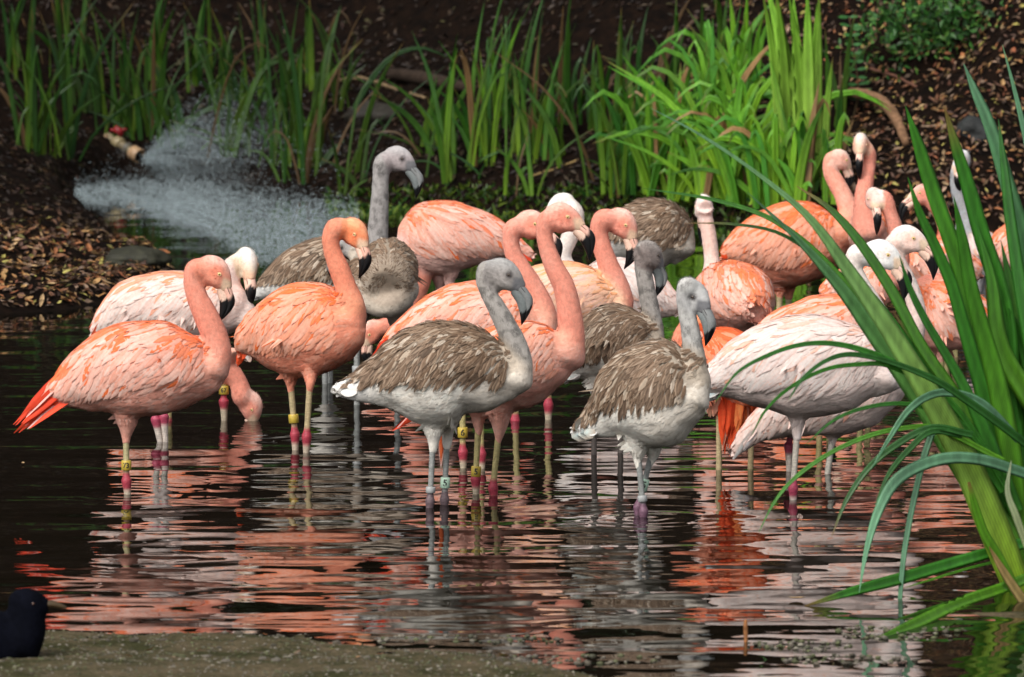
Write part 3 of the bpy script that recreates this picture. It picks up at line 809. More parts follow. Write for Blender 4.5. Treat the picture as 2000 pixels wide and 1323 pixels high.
def spray():
    n = 90000
    az = np.radians(RS.normal(-40, 22, n)); el = np.radians(RS.normal(3, 15, n)); v = RS.uniform(1.8, 5.6, n)
    k = n // 5                               # the ragged plume thrown up where the jet hits
    el[:k] = np.radians(RS.normal(44, 10, k)); az[:k] = np.radians(RS.normal(-8, 20, k)); v[:k] = RS.uniform(1.8, 3.5, k)
    nf = 170                                 # droplets run along separate threads of water
    fa, fe, fv = az[::n // nf][:nf], el[::n // nf][:nf], v[::n // nf][:nf]
    fi = RS.randint(0, nf, n); inf = RS.rand(n) < .72
    az = np.where(inf, fa[fi] + RS.randn(n) * .022, az); el = np.where(inf, fe[fi] + RS.randn(n) * .022, el); v = np.where(inf, fv[fi] * (1 + RS.randn(n) * .03), v)
    Vx = v * np.cos(el) * np.cos(az); Vy = v * np.cos(el) * np.sin(az); Vz = v * np.sin(el)
    t = RS.rand(n) ** .8 * .62
    P = np.array(NOZ)[None] + np.array([.03, -.03, -.02]) + np.stack([Vx * t, Vy * t, Vz * t - 4.905 * t * t], 1)
    fil = np.sin(az * 60) + np.sin(el * 70 + 1) > -.7
    ok = (P[:, 2] > .0) & (fil | (RS.rand(n) < .4))
    P = P[ok]; Vd = np.stack([Vx, Vy, Vz - 9.81 * t], 1)[ok]; n = len(P)
    drops('water_spray', P + RS.randn(n, 3) * .012, Vd, np.exp(RS.uniform(math.log(.0005), math.log(.0024), n)) * np.where(P[:, 2] > NOZ.z - .02, 1.45, 1.0), RS.uniform(1.5, 3.5, n), 'fan of white water spray shooting from the pipe', 'water spray')
    n = 36000                                # churned foam on the surface
    px = RS.uniform(130, 700, n); f = (px - 130) / 570
    lo = np.interp(px, [130, 250, 400, 500, 640, 700], [392, 410, 455, 515, 520, 480]); hi = np.interp(px, [130, 250, 400, 560, 700], [372, 345, 355, 375, 402])
    py = hi + (lo - hi) * RS.beta(1.6, 1.3, n)
    Q = np.array([tuple(on_water(a, b)) for a, b in zip(px, py)])
    ms = bumps(Q[:, 0], Q[:, 1] * 2.2, 7, 2) + bumps(Q[:, 0], Q[:, 1] * 2, 19, 3) * .6
    ok = (ms > -.05 - .5 * (f > .35) * (RS.rand(n) < .7)) & (pond_sdf(Q[:, 0], Q[:, 1]) < 0)
    Q = Q[ok]; n = len(Q); Q[:, 2] = RS.exponential(.022, n)
    drops('foam', Q, np.stack([np.ones(n), RS.randn(n) * .3 - .2, RS.randn(n) * .2], 1), np.exp(RS.uniform(math.log(.0009), math.log(.0036), n)), RS.uniform(1.5, 4, n), 'white churned foam on the water below the spray', 'foam')
spray()
# ------------------------------------------------------------------ flamingos
HP = 1.0 / 575.0     # the head was measured on a bird standing where one metre is 575 pixels
SKULL = [(-36, -10, 18, 15), (-29, -5, 26, 19), (-18, -4, 31, 21), (-6, -6, 30, 21), (4, -9, 25.5, 19.5),
         (12, -13, 20.5, 16), (20, -19, 16, 12.5), (27, -25, 13, 10.5)]
B_OUT = [(16, -3), (28, -12), (40, -22), (50, -32), (54.5, -44), (53, -59), (49, -73), (43, -87)]
B_SEAM = [(12, -19), (24, -25), (35, -32), (43, -42), (46.5, -53), (47, -65), (46, -76), (42.3, -88)]
B_INN = [(11, -36), (17, -42), (23, -48), (28.5, -56), (33, -65), (37, -74), (39.5, -82), (41.5, -88.5)]
B_LAT = [11.5, 11, 10.5, 10, 9, 7.5, 5, 1.5]


PAL = {
    'pink':   dict(streak=(.84, .17, .045), wing=(.80, .36, .26), pale=(.82, .54, .45), belly=(.72, .33, .25), neck=(.76, .28, .195), head=(.78, .28, .185), crown=(.80, .46, .37), red=(.85, .06, .02), amt=1.0, leg=(.42, .37, .20), hock=(.36, .042, .065)),
    'orange': dict(streak=(.85, .17, .04), wing=(.82, .32, .19), pale=(.83, .44, .32), belly=(.76, .27, .17), neck=(.80, .28, .17), head=(.82, .25, .11), crown=(.83, .36, .19), red=(.85, .08, .02), amt=1.2, leg=(.45, .36, .20), hock=(.37, .042, .065)),
    'pale':   dict(streak=(.84, .36, .23), wing=(.78, .57, .50), pale=(.80, .68, .62), belly=(.74, .60, .55), neck=(.80, .62, .56), head=(.84, .76, .70), crown=(.86, .80, .74), red=(.85, .12, .05), amt=.55, leg=(.48, .46, .40), hock=(.36, .05, .095)),
    'peach':  dict(streak=(.85, .19, .055), wing=(.82, .38, .27), pale=(.83, .54, .45), belly=(.77, .38, .30), neck=(.78, .30, .215), head=(.79, .31, .225), crown=(.81, .48, .39), red=(.85, .06, .02), amt=1.1, leg=(.42, .36, .16), hock=(.36, .04, .065)),
    'white':  dict(streak=(.82, .44, .31), wing=(.74, .60, .555), pale=(.78, .69, .64), belly=(.80, .66, .61), neck=(.82, .72, .66), head=(.84, .78, .72), crown=(.86, .82, .77), red=(.85, .14, .06), amt=.35, leg=(.48, .44, .38), hock=(.36, .05, .095)),
    'juv':    dict(streak=(.085, .05, .03), wing=(.15, .095, .06), pale=(.60, .49, .38), belly=(.86, .81, .73), neck=(.38, .355, .33), head=(.31, .285, .27), crown=(.38, .37, .36), red=(.60, .50, .42), amt=1.0, leg=(.26, .27, .26), hock=(.13, .09, .10)),
}

def feather_sheet(P, D, N, Ln, Wd, lift0, lift1, colA, colB, colE, bvh, rows=5, droop=None, soft=.28):
    """vaned feathers laid on the surface: P base points, D direction, N normals, all (n,3); colours: base, tip, edge"""
    n = len(P)
    ts = np.linspace(0, 1, rows)
    prof = np.interp(ts, [0, .25, .55, .82, 1], [.45, .9, 1.0, .72, .08])
    V = np.zeros((n, rows, 3, 3)); C = np.zeros((n, rows, 3, 3))
    for r, t in enumerate(ts):
        Q = P + D * (Ln * t)[:, None]
        Qn = np.array(N)
        if droop is not None:
            Q[:, 2] -= droop * t * t
        if bvh is not None and r > 0:
            Q2 = Q.copy()
            for i in range(n):
                loc, no, _, dist = bvh.find_nearest(Q[i])
                if loc is not None and dist < 0.42 * Ln[i]:
                    Q2[i] = loc; Qn[i] = no
            Q = Q2
        S = np.cross(Qn, D); S /= np.linalg.norm(S, axis=1)[:, None] + 1e-9
        off = lift0 + (lift1 - lift0) * t ** 1.4
        c = Q + Qn * off[:, None]
        V[:, r, 1] = c
        w = (Wd * prof[r] * 0.5)[:, None]
        V[:, r, 0] = c - S * w - Qn * (w * soft)
        V[:, r, 2] = c + S * w - Qn * (w * soft)
        col = colA * (1 - t) + colB * t
        C[:, r, 1] = col
        e = colE
        C[:, r, 0] = e; C[:, r, 2] = e
        if r == rows - 1:
            C[:, r, :] = (colE * .6 + colB * .4)[:, None]
    base = (np.arange(n) * rows * 3)[:, None]
    Q = []
    for r in range(rows - 1):
        a = r * 3
        Q.append(np.concatenate([base + a, base + a + 1, base + a + 4, base + a + 3], 1))
        Q.append(np.concatenate([base + a + 1, base + a + 2, base + a + 5, base + a + 4], 1))
    return V.reshape(-1, 3), np.concatenate(Q), C.reshape(-1, 3)
def sheet_obj(name, sheets, root, parent, mat):
    V = np.vstack([s[0] for s in sheets]); C = np.vstack([s[2] for s in sheets])
    off = 0; Q = []
    for s in sheets:
        Q.append(s[1] + off); off += len(s[0])
    me = mesh_np(name, V - np.array(root), np.concatenate(Q), C)
    return obj(name, me, mat, parent)

def chain_query(P, R):
    """P (n,3); R rows (x,y,z,r[,..]): nearest sample index, distance / radius"""
    idx = np.zeros(len(P), int); dd = np.zeros(len(P))
    for k in range(0, len(P), 4000):
        d = np.linalg.norm(P[k:k + 4000, None, :] - R[None, :, :3], axis=2) / R[None, :, 3]
        idx[k:k + 4000] = d.argmin(1); dd[k:k + 4000] = d.min(1)
    return idx, dd

def sample_surface(me, n):
    nt = len(me.loop_triangles)
    me.calc_loop_triangles(); nt = len(me.loop_triangles)
    tv = np.zeros(nt * 3, np.int32); me.loop_triangles.foreach_get('vertices', tv); tv = tv.reshape(-1, 3)
    co = np.zeros(len(me.vertices) * 3, np.float32); me.vertices.foreach_get('co', co); co = co.reshape(-1, 3)
    A, B, C = co[tv[:, 0]], co[tv[:, 1]], co[tv[:, 2]]
    nn = np.cross(B - A, C - A); ar = np.linalg.norm(nn, axis=1)
    cdf = np.cumsum(ar); k = np.searchsorted(cdf, RS.rand(n) * cdf[-1])
    k = np.minimum(k, nt - 1)
    u, v = RS.rand(n), RS.rand(n); f = u + v > 1; u[f], v[f] = 1 - u[f], 1 - v[f]
    P = A[k] + (B[k] - A[k]) * u[:, None] + (C[k] - A[k]) * v[:, None]
    N = nn[k] / (ar[k][:, None] + 1e-12)
    return P, N

def text_mesh(txt, size):
    cu = bpy.data.curves.new('t', 'FONT'); cu.body = txt; cu.size = size
    cu.align_x = 'CENTER'; cu.align_y = 'CENTER'; cu.offset = size * 0.03; cu.resolution_u = 3
    o = bpy.data.objects.new('t', cu); COL.objects.link(o)
    bpy.context.view_layer.update()
    me = bpy.data.meshes.new_from_object(o.evaluated_get(bpy.context.evaluated_depsgraph_get()))
    bpy.data.objects.remove(o)
    return me

BED = -0.24
def flamingo(label, yw, trunk, neck, head, pal, legs=(), tails=(), yaw=0, lat=.74, fine=1.0, bands=(), group='flamingos wading in the pond',
             black=0, hidehead=False, juv=False, covlen=1.0, topwing=0.0, fluff=1.0):
    p = PAL[pal] if isinstance(pal, str) else pal
    xs = [t[0] for t in trunk]; x0 = sum(xs) / len(xs)
    Yc = on_water(x0, yw).y
    s = px_per_m(Yc)
    tanw = math.tan(math.radians(yaw))
    root = empty('flamingo', (at_depth(x0, yw, Yc).x, Yc, BED))
    R0 = np.array(root.location)
    tag(root, label, 'flamingo', group)
    def lift(px, py, w): return tuple(at_depth(px, py, Yc + w))
    # trunk
    T = []
    for t in trunk:
        w = t[3] if len(t) > 3 else -(t[0] - x0) / s * tanw
        la = t[4] if len(t) > 4 else lat
        rr = t[2] / s
        T.append(lift(t[0], t[1], w) + (rr, rr * la))
    TR = resample(T, 26)
    TR[:, 3:] = np.maximum(TR[:, 3:], 0.004)
    tt, tb, tl = frames(TR[:, :3])
    parts = Parts()
    V, F = loft(TR[:, :3], tb, tl, TR[:, 3], TR[:, 4], 24); parts.add(V, F)
    # neck
    wb = -(neck[0][0] - x0) / s * tanw
    hw = head[4] if len(head) > 4 and head[4] is not None else (neck[-1][3] if len(neck[-1]) > 3 else wb)
    ncum = [0.0]
    for a, b in zip(neck, neck[1:]):
        ncum.append(ncum[-1] + math.hypot(b[0] - a[0], b[1] - a[1]))
    Nk = []
    for i, t in enumerate(neck):
        f = ncum[i] / max(ncum[-1], 1)
        w = t[3] if len(t) > 3 else wb * (1 - f) + hw * f
        Nk.append(lift(t[0], t[1], w) + (t[2] / s,))
    # head frame
    ex, ey, hyaw, hp = head[:4]
    k = head[5] if len(head) > 5 else 1.0
    ya, pa = math.radians(hyaw), math.radians(hp)
    fw = np.array([math.cos(ya), -math.sin(ya), 0.0])
    up = np.array([0, 0, 1.0])
    latv = np.array([-math.sin(ya), -math.cos(ya), 0.0])     # the bird's right side
    near = latv if math.cos(ya) >= 0 else -latv
    E = np.array(lift(ex, ey, hw))
    if abs(math.cos(ya)) > 0.3:
        E = E - near * (18.5 * HP * k) * np.array([1, 0, 0]) * 1.0
    fx = fw * math.cos(pa) - up * math.sin(pa)
    uz = up * math.cos(pa) + fw * math.sin(pa)
    def H(x, z, l=0.0):
        return E + (fx * x + uz * z + latv * l) * (HP * k)
    SK = np.array([tuple(H(x, z)) + (rv * HP * k, rl * HP * k) for x, z, rv, rl in SKULL])
    SR = resample(SK, 16)
    st, sb, sl = frames(SR[:, :3], up=uz)
    q0, q1 = np.array(Nk[0]), np.array(Nk[1]); q_ = q0 + (q0 - q1) * (.55 * q0[3] / max(np.linalg.norm(q0[:3] - q1[:3]), 1e-4)); q_[3] = q0[3] * .62
    qq = q0 + (q0 - q1) * (.95 * q0[3] / max(np.linalg.norm(q0[:3] - q1[:3]), 1e-4)); qq[3] = q0[3] * .2
    Nk = [tuple(qq), tuple(q_)] + Nk
    NKs = [tuple(x) for x in Nk] + [tuple(H(-26, -8)) + (23 * HP * k,)]
    NR = resample(NKs, 8 * len(NKs))
    NR[:, 3] = np.maximum(NR[:, 3], .005)
    nt_, nb, nl = frames_pt(NR[:, :3])
    V, F = loft(NR[:, :3], nb, nl, NR[:, 3], NR[:, 3], 18); parts.add(V, F)
    V, F = loft(SR[:, :3], sb, sl, SR[:, 3], SR[:, 4], 20); parts.add(V, F)
    # cheeks and brow
    for sd in (-1, 1):
        V, F = tube([tuple(H(-16, -14, 9 * sd)) + (14 * HP * k,), tuple(H(2, -18, 8 * sd)) + (13 * HP * k,), tuple(H(14, -23, 5 * sd)) + (9 * HP * k,)], 10); parts.add(V, F)
        V, F = tube([tuple(H(-8, 12, 12 * sd)) + (6 * HP * k,), tuple(H(4, 7, 13 * sd)) + (5 * HP * k,), tuple(H(15, -2, 9 * sd)) + (3.5 * HP * k,)], 8); parts.add(V, F)
    # thighs
    for lg in legs:
        (xt, yt) = lg[0]; w = lg[3] if len(lg) > 3 else 0.0
        a = lift(xt + lg[4] if len(lg) > 4 else xt, yt - 62, w * .6); m = lift(xt, yt - 28, w * .8); b = lift(xt, yt, w); hk_ = lg[1] or lg[2]; c = lift(xt + (hk_[0] - xt) * .2, yt + (hk_[1] - yt) * .2, w)
        V, F = tube([a + (34 / s,), m + (21 / s,), b + (10.5 / s,), c + (6.5 / s,)], 12); parts.add(V, F)
    me = remesh(np.vstack(parts.V), parts.F, 0.0062 if fine >= 1 else 0.0085, 4)
    co = np.zeros(len(me.vertices) * 3, np.float32); me.vertices.foreach_get('co', co); co = co.reshape(-1, 3).astype(float)
    vn = np.zeros(len(me.vertices) * 3, np.float32); me.vertices.foreach_get('normal', vn); vn = vn.reshape(-1, 3)
    _, dn0 = chain_query(co, NR); _, dt0 = chain_query(co, TR); _, dh0 = chain_query(co, SR[:, :4])
    tw = sm(dn0 - dt0, -.1, .3) * sm(dh0, 1.2, 1.8)
    seed = Vector((x0 * .37, yw * .11, 0))
    fold = np.array([noise.noise(Vector((v[0] * 12 + v[2] * 8, v[1] * 14, v[2] * 15)) + seed) + .22 * noise.noise(Vector(v * 30) + seed) for v in co])
    fine_n = np.array([noise.noise(Vector(v * 60) + seed) for v in co])
    co = co + vn * (tw * fold * .0075 + (1 - tw) * sm(dh0, 1.1, 1.5) * fine_n * .0012)[:, None]
    me.vertices.foreach_set('co', co.astype(np.float32).ravel()); me.update()
    # body colours
    HEADC = np.vstack([SR[:, :4]])
    def body_info(P):
        it, dt = chain_query(P, TR)
        ii, dn = chain_query(P, NR)
        ih, dh = chain_query(P, HEADC)
        rel = P - TR[it, :3]
        cb = (rel * tb[it]).sum(1); cl = (rel * tl[it]).sum(1)
        phi = np.degrees(np.arctan2(np.abs(cl) / np.maximum(TR[it, 4], 1e-3), cb / np.maximum(TR[it, 3], 1e-3)))
        wn_ = sm(dt - dn, -.12, .22)
        wh = sm(np.minimum(dt, dn + .25) - dh, -.1, .15)
        body_info.dt = dt
        return it, phi, wn_, wh, ii, np.sign(cl)
    lown = np.asarray(p['belly'])
    mott = np.array([noise.noise(Vector(v * 38)) for v in co])
    mott2 = np.array([noise.noise(Vector(v * 9)) for v in co])
    def body_col(P, nz=None):
        it, phi, wn_, wh, ii, sd = body_info(P)
        up_ = (sm(phi, 120, 50) if not juv else sm(phi, 88, 58))[:, None]
        c = lerp(lown, p['wing'] if not juv else (.30, .24, .18), up_)
        if juv:
            c = lerp(c, (.78, .76, .73) if 'scaly' not in p else (.3, .25, .2), sm(it / 25., .42, .15)[:, None])
            c = lerp(c, np.asarray(p['belly']) * (.78, .72, .66), (sm(it / 25., .6, .9) * .6)[:, None])
        nk = np.tile(np.asarray(p['neck']), (len(P), 1))
        if juv:
            fr = (ii / len(NR))[:, None]
            nk = lerp((.62, .57, .50), p['neck'], sm(fr, .0, .45))
        else:
            fr = (ii / len(NR))[:, None]
            nk = lerp(lerp(p['neck'], p['belly'], .25), p['neck'], sm(fr, .0, .3))
        c = lerp(c, nk, wn_[:, None])
        hz = (P - E) @ uz / (HP * k); hx = (P - E) @ fx / (HP * k)
        hc = lerp(p['head'], p['crown'], sm(hz, -5, 24)[:, None])
        if not juv:
            dE = np.sqrt((hx + 4) ** 2 + (hz - 2) ** 2)
            hc = lerp(hc, np.asarray(p['head']) * (1.0, .86, .8), (sm(dE, 20, 6) * .7)[:, None])
            hc = lerp(hc, (.82, .55, .38), (sm(hx + hz * .15, 8, 15) * sm(hz, 2, -8))[:, None])
        else:
            hc = lerp(hc, (.17, .17, .18), (sm(hx, 7, 16) * sm(hz, 2, -6))[:, None])
            dE = np.sqrt((hx - 3) ** 2 + (hz + 0) ** 2)
            hc = lerp(hc, (.07, .06, .06), (sm(dE, 10, 4) * .8)[:, None])
        c = lerp(c, hc, (wh * (hx > -45))[:, None])
        return np.clip(c, 0, 1)
    bc = body_col(co)
    it, phi, wn_, wh, ii, sd = body_info(co)
    if juv:
        f = 1 - .5 * sm(mott, .05, .35) * np.maximum(wn_, .2) * (1 - wh)
        bc = bc * f[:, None] * (1 + mott2[:, None] * .18)
    else:
        f = lerp(1.0, 1.0, 0) + 0 * mott
        tone = np.clip(mott * .5 + mott2 * .7 + .1, 0, 1)[:, None]
        bc = lerp(bc, np.minimum(bc * (1.06, 1.35, 1.45), .86), tone * .85)
    # leg skin under the feathering
    set_cols(me, bc)
    me.polygons.foreach_set('use_smooth', np.ones(len(me.polygons), dtype=bool))
    bvh = BVHTree.FromPolygons([Vector(v) for v in co], [tuple(pl.vertices) for pl in me.polygons])
    # ---------------- feathers
    n1 = int(5200 * fine * fluff)
    P, N = sample_surface(me, n1)
    it, phi, wn_, wh, ii, sd = body_info(P)
    st_ = it / (len(TR) - 1.0)
    dtn = body_info.dt.copy()
    lim = 84 if juv else 108
    inwing = (dtn < 1.2) & (phi < lim - 42 * (juv * sm(st_, .55, .15)) + 8 * np.sin(st_ * 9)) & (st_ < .84) & (wn_ < .35) & (st_ > (.02 if not juv else .12))
    # circumferential direction away from the back
    circ = -tb[it] - ((-tb[it]) * N).sum(1)[:, None] * N
    cn = np.linalg.norm(circ, axis=1)
    top = tl[it] * sd[:, None]
    circ = np.where((cn < .35)[:, None], top - (top * N).sum(1)[:, None] * N, circ)
    circ /= np.linalg.norm(circ, axis=1)[:, None] + 1e-9
    back = -tt[it] - ((-tt[it]) * N).sum(1)[:, None] * N
    back /= np.linalg.norm(back, axis=1)[:, None] + 1e-9
    def flow(ang):
        D = back * np.cos(ang)[:, None] + circ * np.sin(ang)[:, None]
        D -= (D * N).sum(1)[:, None] * N
        return D / (np.linalg.norm(D, axis=1)[:, None] + 1e-9)
    wave = np.array([noise.noise(Vector(v * 11)) for v in P])
    ang_w = np.radians(12 + 42 * sm(phi, 8, 60) * sm(st_, .05, .5) - 30 * sm(phi, 78, 112) + wave * 30 + RS.randn(len(P)) * 6)
    ang_b = np.radians(8 + wave * 35 + RS.randn(len(P)) * 10)
    # contour feathers of the underside and breast
    sel = ~inwing & (wn_ < .38) & (wh < .3) & (dtn < 1.12)
    sel &= (RS.rand(len(P)) < .8) & (st_ < .985)
    sheets = []
    i = np.where(sel)[0]
    Dv = flow(ang_b)
    th_ = (dtn > 1.0) & (P[:, 2] < TR[it, 2])
    dd_ = np.array([0, 0, -1.0]) - (-N[:, 2:3]) * N; dd_ /= np.linalg.norm(dd_, axis=1)[:, None] + 1e-6
    Dv = np.where(th_[:, None], dd_, Dv)
    bcP = body_col(P)
    rnd = RS.rand(len(P))
    def jit(c, a): return np.clip(c * (1 + (RS.rand(len(c), 1) - .5) * a), 0, .9)
    small = lerp(1.0, .35, np.minimum(wn_ * 2.2, 1)) * (1 - .5 * sm(st_, .72, .95))
    Ln = (.046 + .02 * rnd) * small; Wd = (.022 + .008 * rnd) * small
    cb_ = jit(bcP, .14)
    if not juv:
        cb_ = lerp(cb_, np.minimum(np.asarray(p['pale'])[None] * .97, .86), (RS.rand(len(P), 1) < .35) * .45 * (phi > 60)[:, None])
    else:
        cb_ = lerp(cb_, (.42, .34, .26), (RS.rand(len(P), 1) < .18) * .25 * (st_[:, None] > .35))
        cb_ = lerp(cb_, (.74, .71, .66), ((RS.rand(len(P)) < .5) * sm(st_, .55, .2) * (phi > 95))[:, None] * .8)
    Ln = np.where(th_, .018, Ln); Wd = np.where(th_, .008, Wd)
    Ln = np.minimum(Ln, .25 * np.linalg.norm(P - TR[0, :3], axis=1) + .02)
    ce_ = cb_ * .98
    if 'scaly' in p:
        cb_ = lerp((.09, .055, .035), (.20, .14, .095), RS.rand(len(P), 1)); ce_ = lerp((.30, .23, .17), (.52, .43, .34), RS.rand(len(P), 1))
        lo_ = sm(phi, 95, 135)[:, None]; cb_ = lerp(cb_, (.42, .36, .29), lo_); ce_ = lerp(ce_, (.46, .40, .33), lo_); Ln = Ln * .7; Wd = Wd * .75
    sheets.append(feather_sheet(P[i], Dv[i], N[i], Ln[i], Wd[i], np.full(len(i), .0), (.0022 + .0015 * rnd[i]) * (1 - .75 * sm(st_[i], .75, .93) * ('scaly' not in p)), cb_[i] * .97, np.minimum(cb_[i] * 1.05, .88), ce_[i], bvh, 4, None, .15))
    # fine down of neck and head
    j = np.where((wn_ > .45) | (wh > .4))[0]
    j = j[(RS.rand(len(j)) < 1.0)]
    hx = (P - E) @ fx / (HP * k)
    if len(j):
        Pn, Nn = sample_surface(me, int(20000 * fine))
        itn, phn, wnn, whn, iin, sdn = body_info(Pn)
        hxn = (Pn - E) @ fx / (HP * k)
        ok = ((wnn > .35) | (whn > .4)) & ~((hxn > 10) & (whn > .4))
        Pn, Nn, iin = Pn[ok], Nn[ok], iin[ok]
        Dn = -nt_[iin]
        Dn = Dn - (Dn * Nn).sum(1)[:, None] * Nn + RS.randn(len(Pn), 3) * .18
        Dn /= np.linalg.norm(Dn, axis=1)[:, None] + 1e-9
        cn_ = body_col(Pn)
        mo = np.array([noise.noise(Vector(v * 42)) for v in Pn])
        if juv:
            cn_ = cn_ * (1 - .55 * sm(mo, .06, .32) * (1 - .6 * whn[ok]))[:, None]
            cn_ = jit(cn_, .26)
        else:
            cn_ = lerp(cn_, np.minimum(cn_ * (1.06, 1.3, 1.38), .86), np.clip(mo * 1.2 + .1, 0, .8)[:, None])
            cn_ = jit(cn_, .24)
        n_ = len(Pn)
        sheets.append(feather_sheet(Pn, Dn, Nn, .008 + .006 * RS.rand(n_), .0026 + .001 * RS.rand(n_), np.full(n_, -.0004), .0010 + .0010 * RS.rand(n_), cn_ * .97, cn_ * 1.03, cn_, None, 2, None, .05))
    body = obj('body', me, M_BODY, root)
    me.transform(Matrix.Translation(-Vector(R0)))
    # wings
    Dw = flow(ang_w)
    w1 = sm(phi, 30, 65)
    tail_f = sm(st_, .5, .05)
    shoulder = sm(st_, .55, .8)
    Lw = (.066 + .060 * w1 + .050 * tail_f) * (1 - .60 * shoulder) * covlen * (.85 + .3 * rnd)
    Ww = (.014 + .008 * w1 + .002 * tail_f) * (1 - .25 * shoulder) * (.85 + .3 * RS.rand(len(P)))
    dtail = np.linalg.norm(P - TR[0, :3], axis=1)
    inwing &= dtail > .045
    Lw = np.minimum(Lw, .30 * dtail + .028)
    axis_t = -(TR[3, :3] - TR[0, :3]); axis_t = axis_t / np.linalg.norm(axis_t)
    kb = (sm(st_, .22, .02) * .8)[:, None]
    Dw = Dw * (1 - kb) + axis_t[None] * kb; Dw -= (Dw * N).sum(1)[:, None] * N * .7; Dw /= np.linalg.norm(Dw, axis=1)[:, None] + 1e-9
    wings = {1: [], -1: []}
    for side in (1, -1):
        i = np.where(inwing & (sd == side) & (RS.rand(len(P)) < (.50 if not juv else .52)))[0]
        if not len(i): continue
        # painters' order: tail first, shoulder last, so that each row covers the roots of the one behind
        m = len(i)
        r1 = RS.rand(m); r2 = RS.rand(m, 1)
        if juv:
            dark = lerp((.075, .043, .026), (.19, .115, .068), r2)
            edge = lerp((.20, .13, .085), (.42, .30, .21), RS.rand(m, 1))
            fl = (r1 < .13)[:, None]
            edge = np.where(fl, np.asarray((.62, .52, .42)), edge)
            dark = np.where(fl, np.asarray((.50, .41, .32)) * (.6 + .5 * r2), dark)
            sh = sm(shoulder[i], .2, .9)[:, None] * .5
            dark = lerp(dark, (.26, .20, .15), sh * RS.rand(m, 1))
            lowedge = (sm(phi[i], 64, 80) * sm(st_[i], .78, .55) * .85)[:, None]
            dark = lerp(dark, (.05, .035, .028), lowedge); edge = lerp(edge, (.16, .12, .09), lowedge * .7)
            sheets_w = feather_sheet(P[i], Dw[i], N[i], Lw[i] * 1.1, Ww[i] * .95, .002 + .002 * r1, .005 + .006 * RS.rand(m) + topwing, dark, dark * .8, edge, bvh, 5)
        else:
            pst = np.clip((1.15 - phi[i] / 62.) * p['amt'], .04, .8)
            pst = np.where(shoulder[i] > .5, pst * .7 + .2 * p['amt'], pst)
            pn = np.array([noise.noise(Vector((v[0] * 9, v[1] * 9, v[2] * 26))) for v in P[i]]) + .5
            isst = ((r1 * .5 + .5 * pn) < pst * .85 + .05)[:, None]
            light = lerp(p['wing'], p['pale'], RS.rand(m, 1) * (.4 + .6 * w1[i][:, None]))
            st2 = lerp(p['streak'], p['wing'], .04 + RS.rand(m, 1) * .5)
            c = np.where(isst, st2, light)
            tipc = np.minimum(c * (1.05, 1.12, 1.15), .9); 
            # rootward colour shows the orange of the coverts
            ca = lerp(c, p['streak'], (.25 * p['amt']) * RS.rand(m, 1))
            ed = np.where(isst, c * .93, c * (1.0, .90, .87))
            red = ((st_[i] < .16) & (len(tails) > 0) & (RS.rand(m) < .18 * p['amt']))[:, None]
            ca = np.where(red, p['red'], ca); tipc = np.where(red, p['red'], tipc); ed = np.where(red, np.asarray(p['red']) * .8, ed)
            sheets_w = feather_sheet(P[i], Dw[i], N[i], Lw[i], Ww[i], .002 + .002 * r1, .0035 + .003 * RS.rand(m) + topwing, ca, tipc, ed, bvh, 5, None, .20)
        wings[side].append(sheets_w)
        # the long scapulars and tertials that hang over the folded wing
        g = np.where(inwing & (sd == side) & (st_ > .14) & (st_ < .70) & (phi > 22) & (phi < (92 if not juv else 72)) & (dtail > .10))[0]
        g = g[RS.permutation(len(g))[:int(150 * min(1, fine + .1))]]
        if len(g):
            m = len(g); t_ = sm(phi[g], 20, 60); a_ = np.radians(18 + 30 * t_ * sm(st_[g], .1, .45) + 16 * wave[g] + RS.randn(m) * 4)
            Dg = (back[g] * np.cos(a_)[:, None] + circ[g] * np.sin(a_)[:, None]); Dg -= (Dg * N[g]).sum(1)[:, None] * N[g]; Dg /= np.linalg.norm(Dg, axis=1)[:, None]
            Lg = np.minimum((.085 + .055 * RS.rand(m)) * covlen, .42 * dtail[g] + .02); Wg = .019 + .008 * RS.rand(m)
            r2 = RS.rand(m, 1)
            if juv:
                ca = lerp((.055, .032, .019), (.17, .10, .058), r2); ed = lerp((.26, .17, .11), (.58, .45, .33), RS.rand(m, 1) ** 1.2)
                dk = RS.rand(m, 1) < .3; ed = np.where(dk, ed * .4, ed); lt = (RS.rand(m, 1) < .2); ca = np.where(lt, np.asarray((.42, .34, .26)) * (.7 + .5 * r2), ca)
                wings[side].append(feather_sheet(P[g], Dg, N[g], Lg * .9, Wg * .85, .003 + .002 * RS.rand(m), .007 + .004 * RS.rand(m), ca, ca * .9, ed, bvh, 6, None, .22))
            else:
                wt = RS.rand(m, 1) ** .7
                c_ = lerp(p['wing'], p['pale'], wt)
                os_ = (RS.rand(m, 1) < np.clip(.30 * p['amt'] * (1.2 - t_), .04, .6)[:, None]); c_ = np.where(os_, lerp(p['streak'], p['wing'], r2 * .5), c_)
                wings[side].append(feather_sheet(P[g], Dg, N[g], Lg, Wg, .003 + .002 * RS.rand(m), .006 + .0035 * RS.rand(m), lerp(c_, p['streak'], .30 * p['amt'] * RS.rand(m, 1)), np.minimum(c_ * (1.05, 1.15, 1.2), .9), c_ * (.99, .88, .85), bvh, 6, None, .18))
    plum = sheet_obj('plumage', sheets, R0, root, M_FEATHER)
    plum['kind'] = 'stuff'
    for side in (1, -1):
        if wings[side]:
            sheet_obj('wing', wings[side], R0, root, M_FEATHER)
    # tail and flight feathers that stick out
    tsheets = []
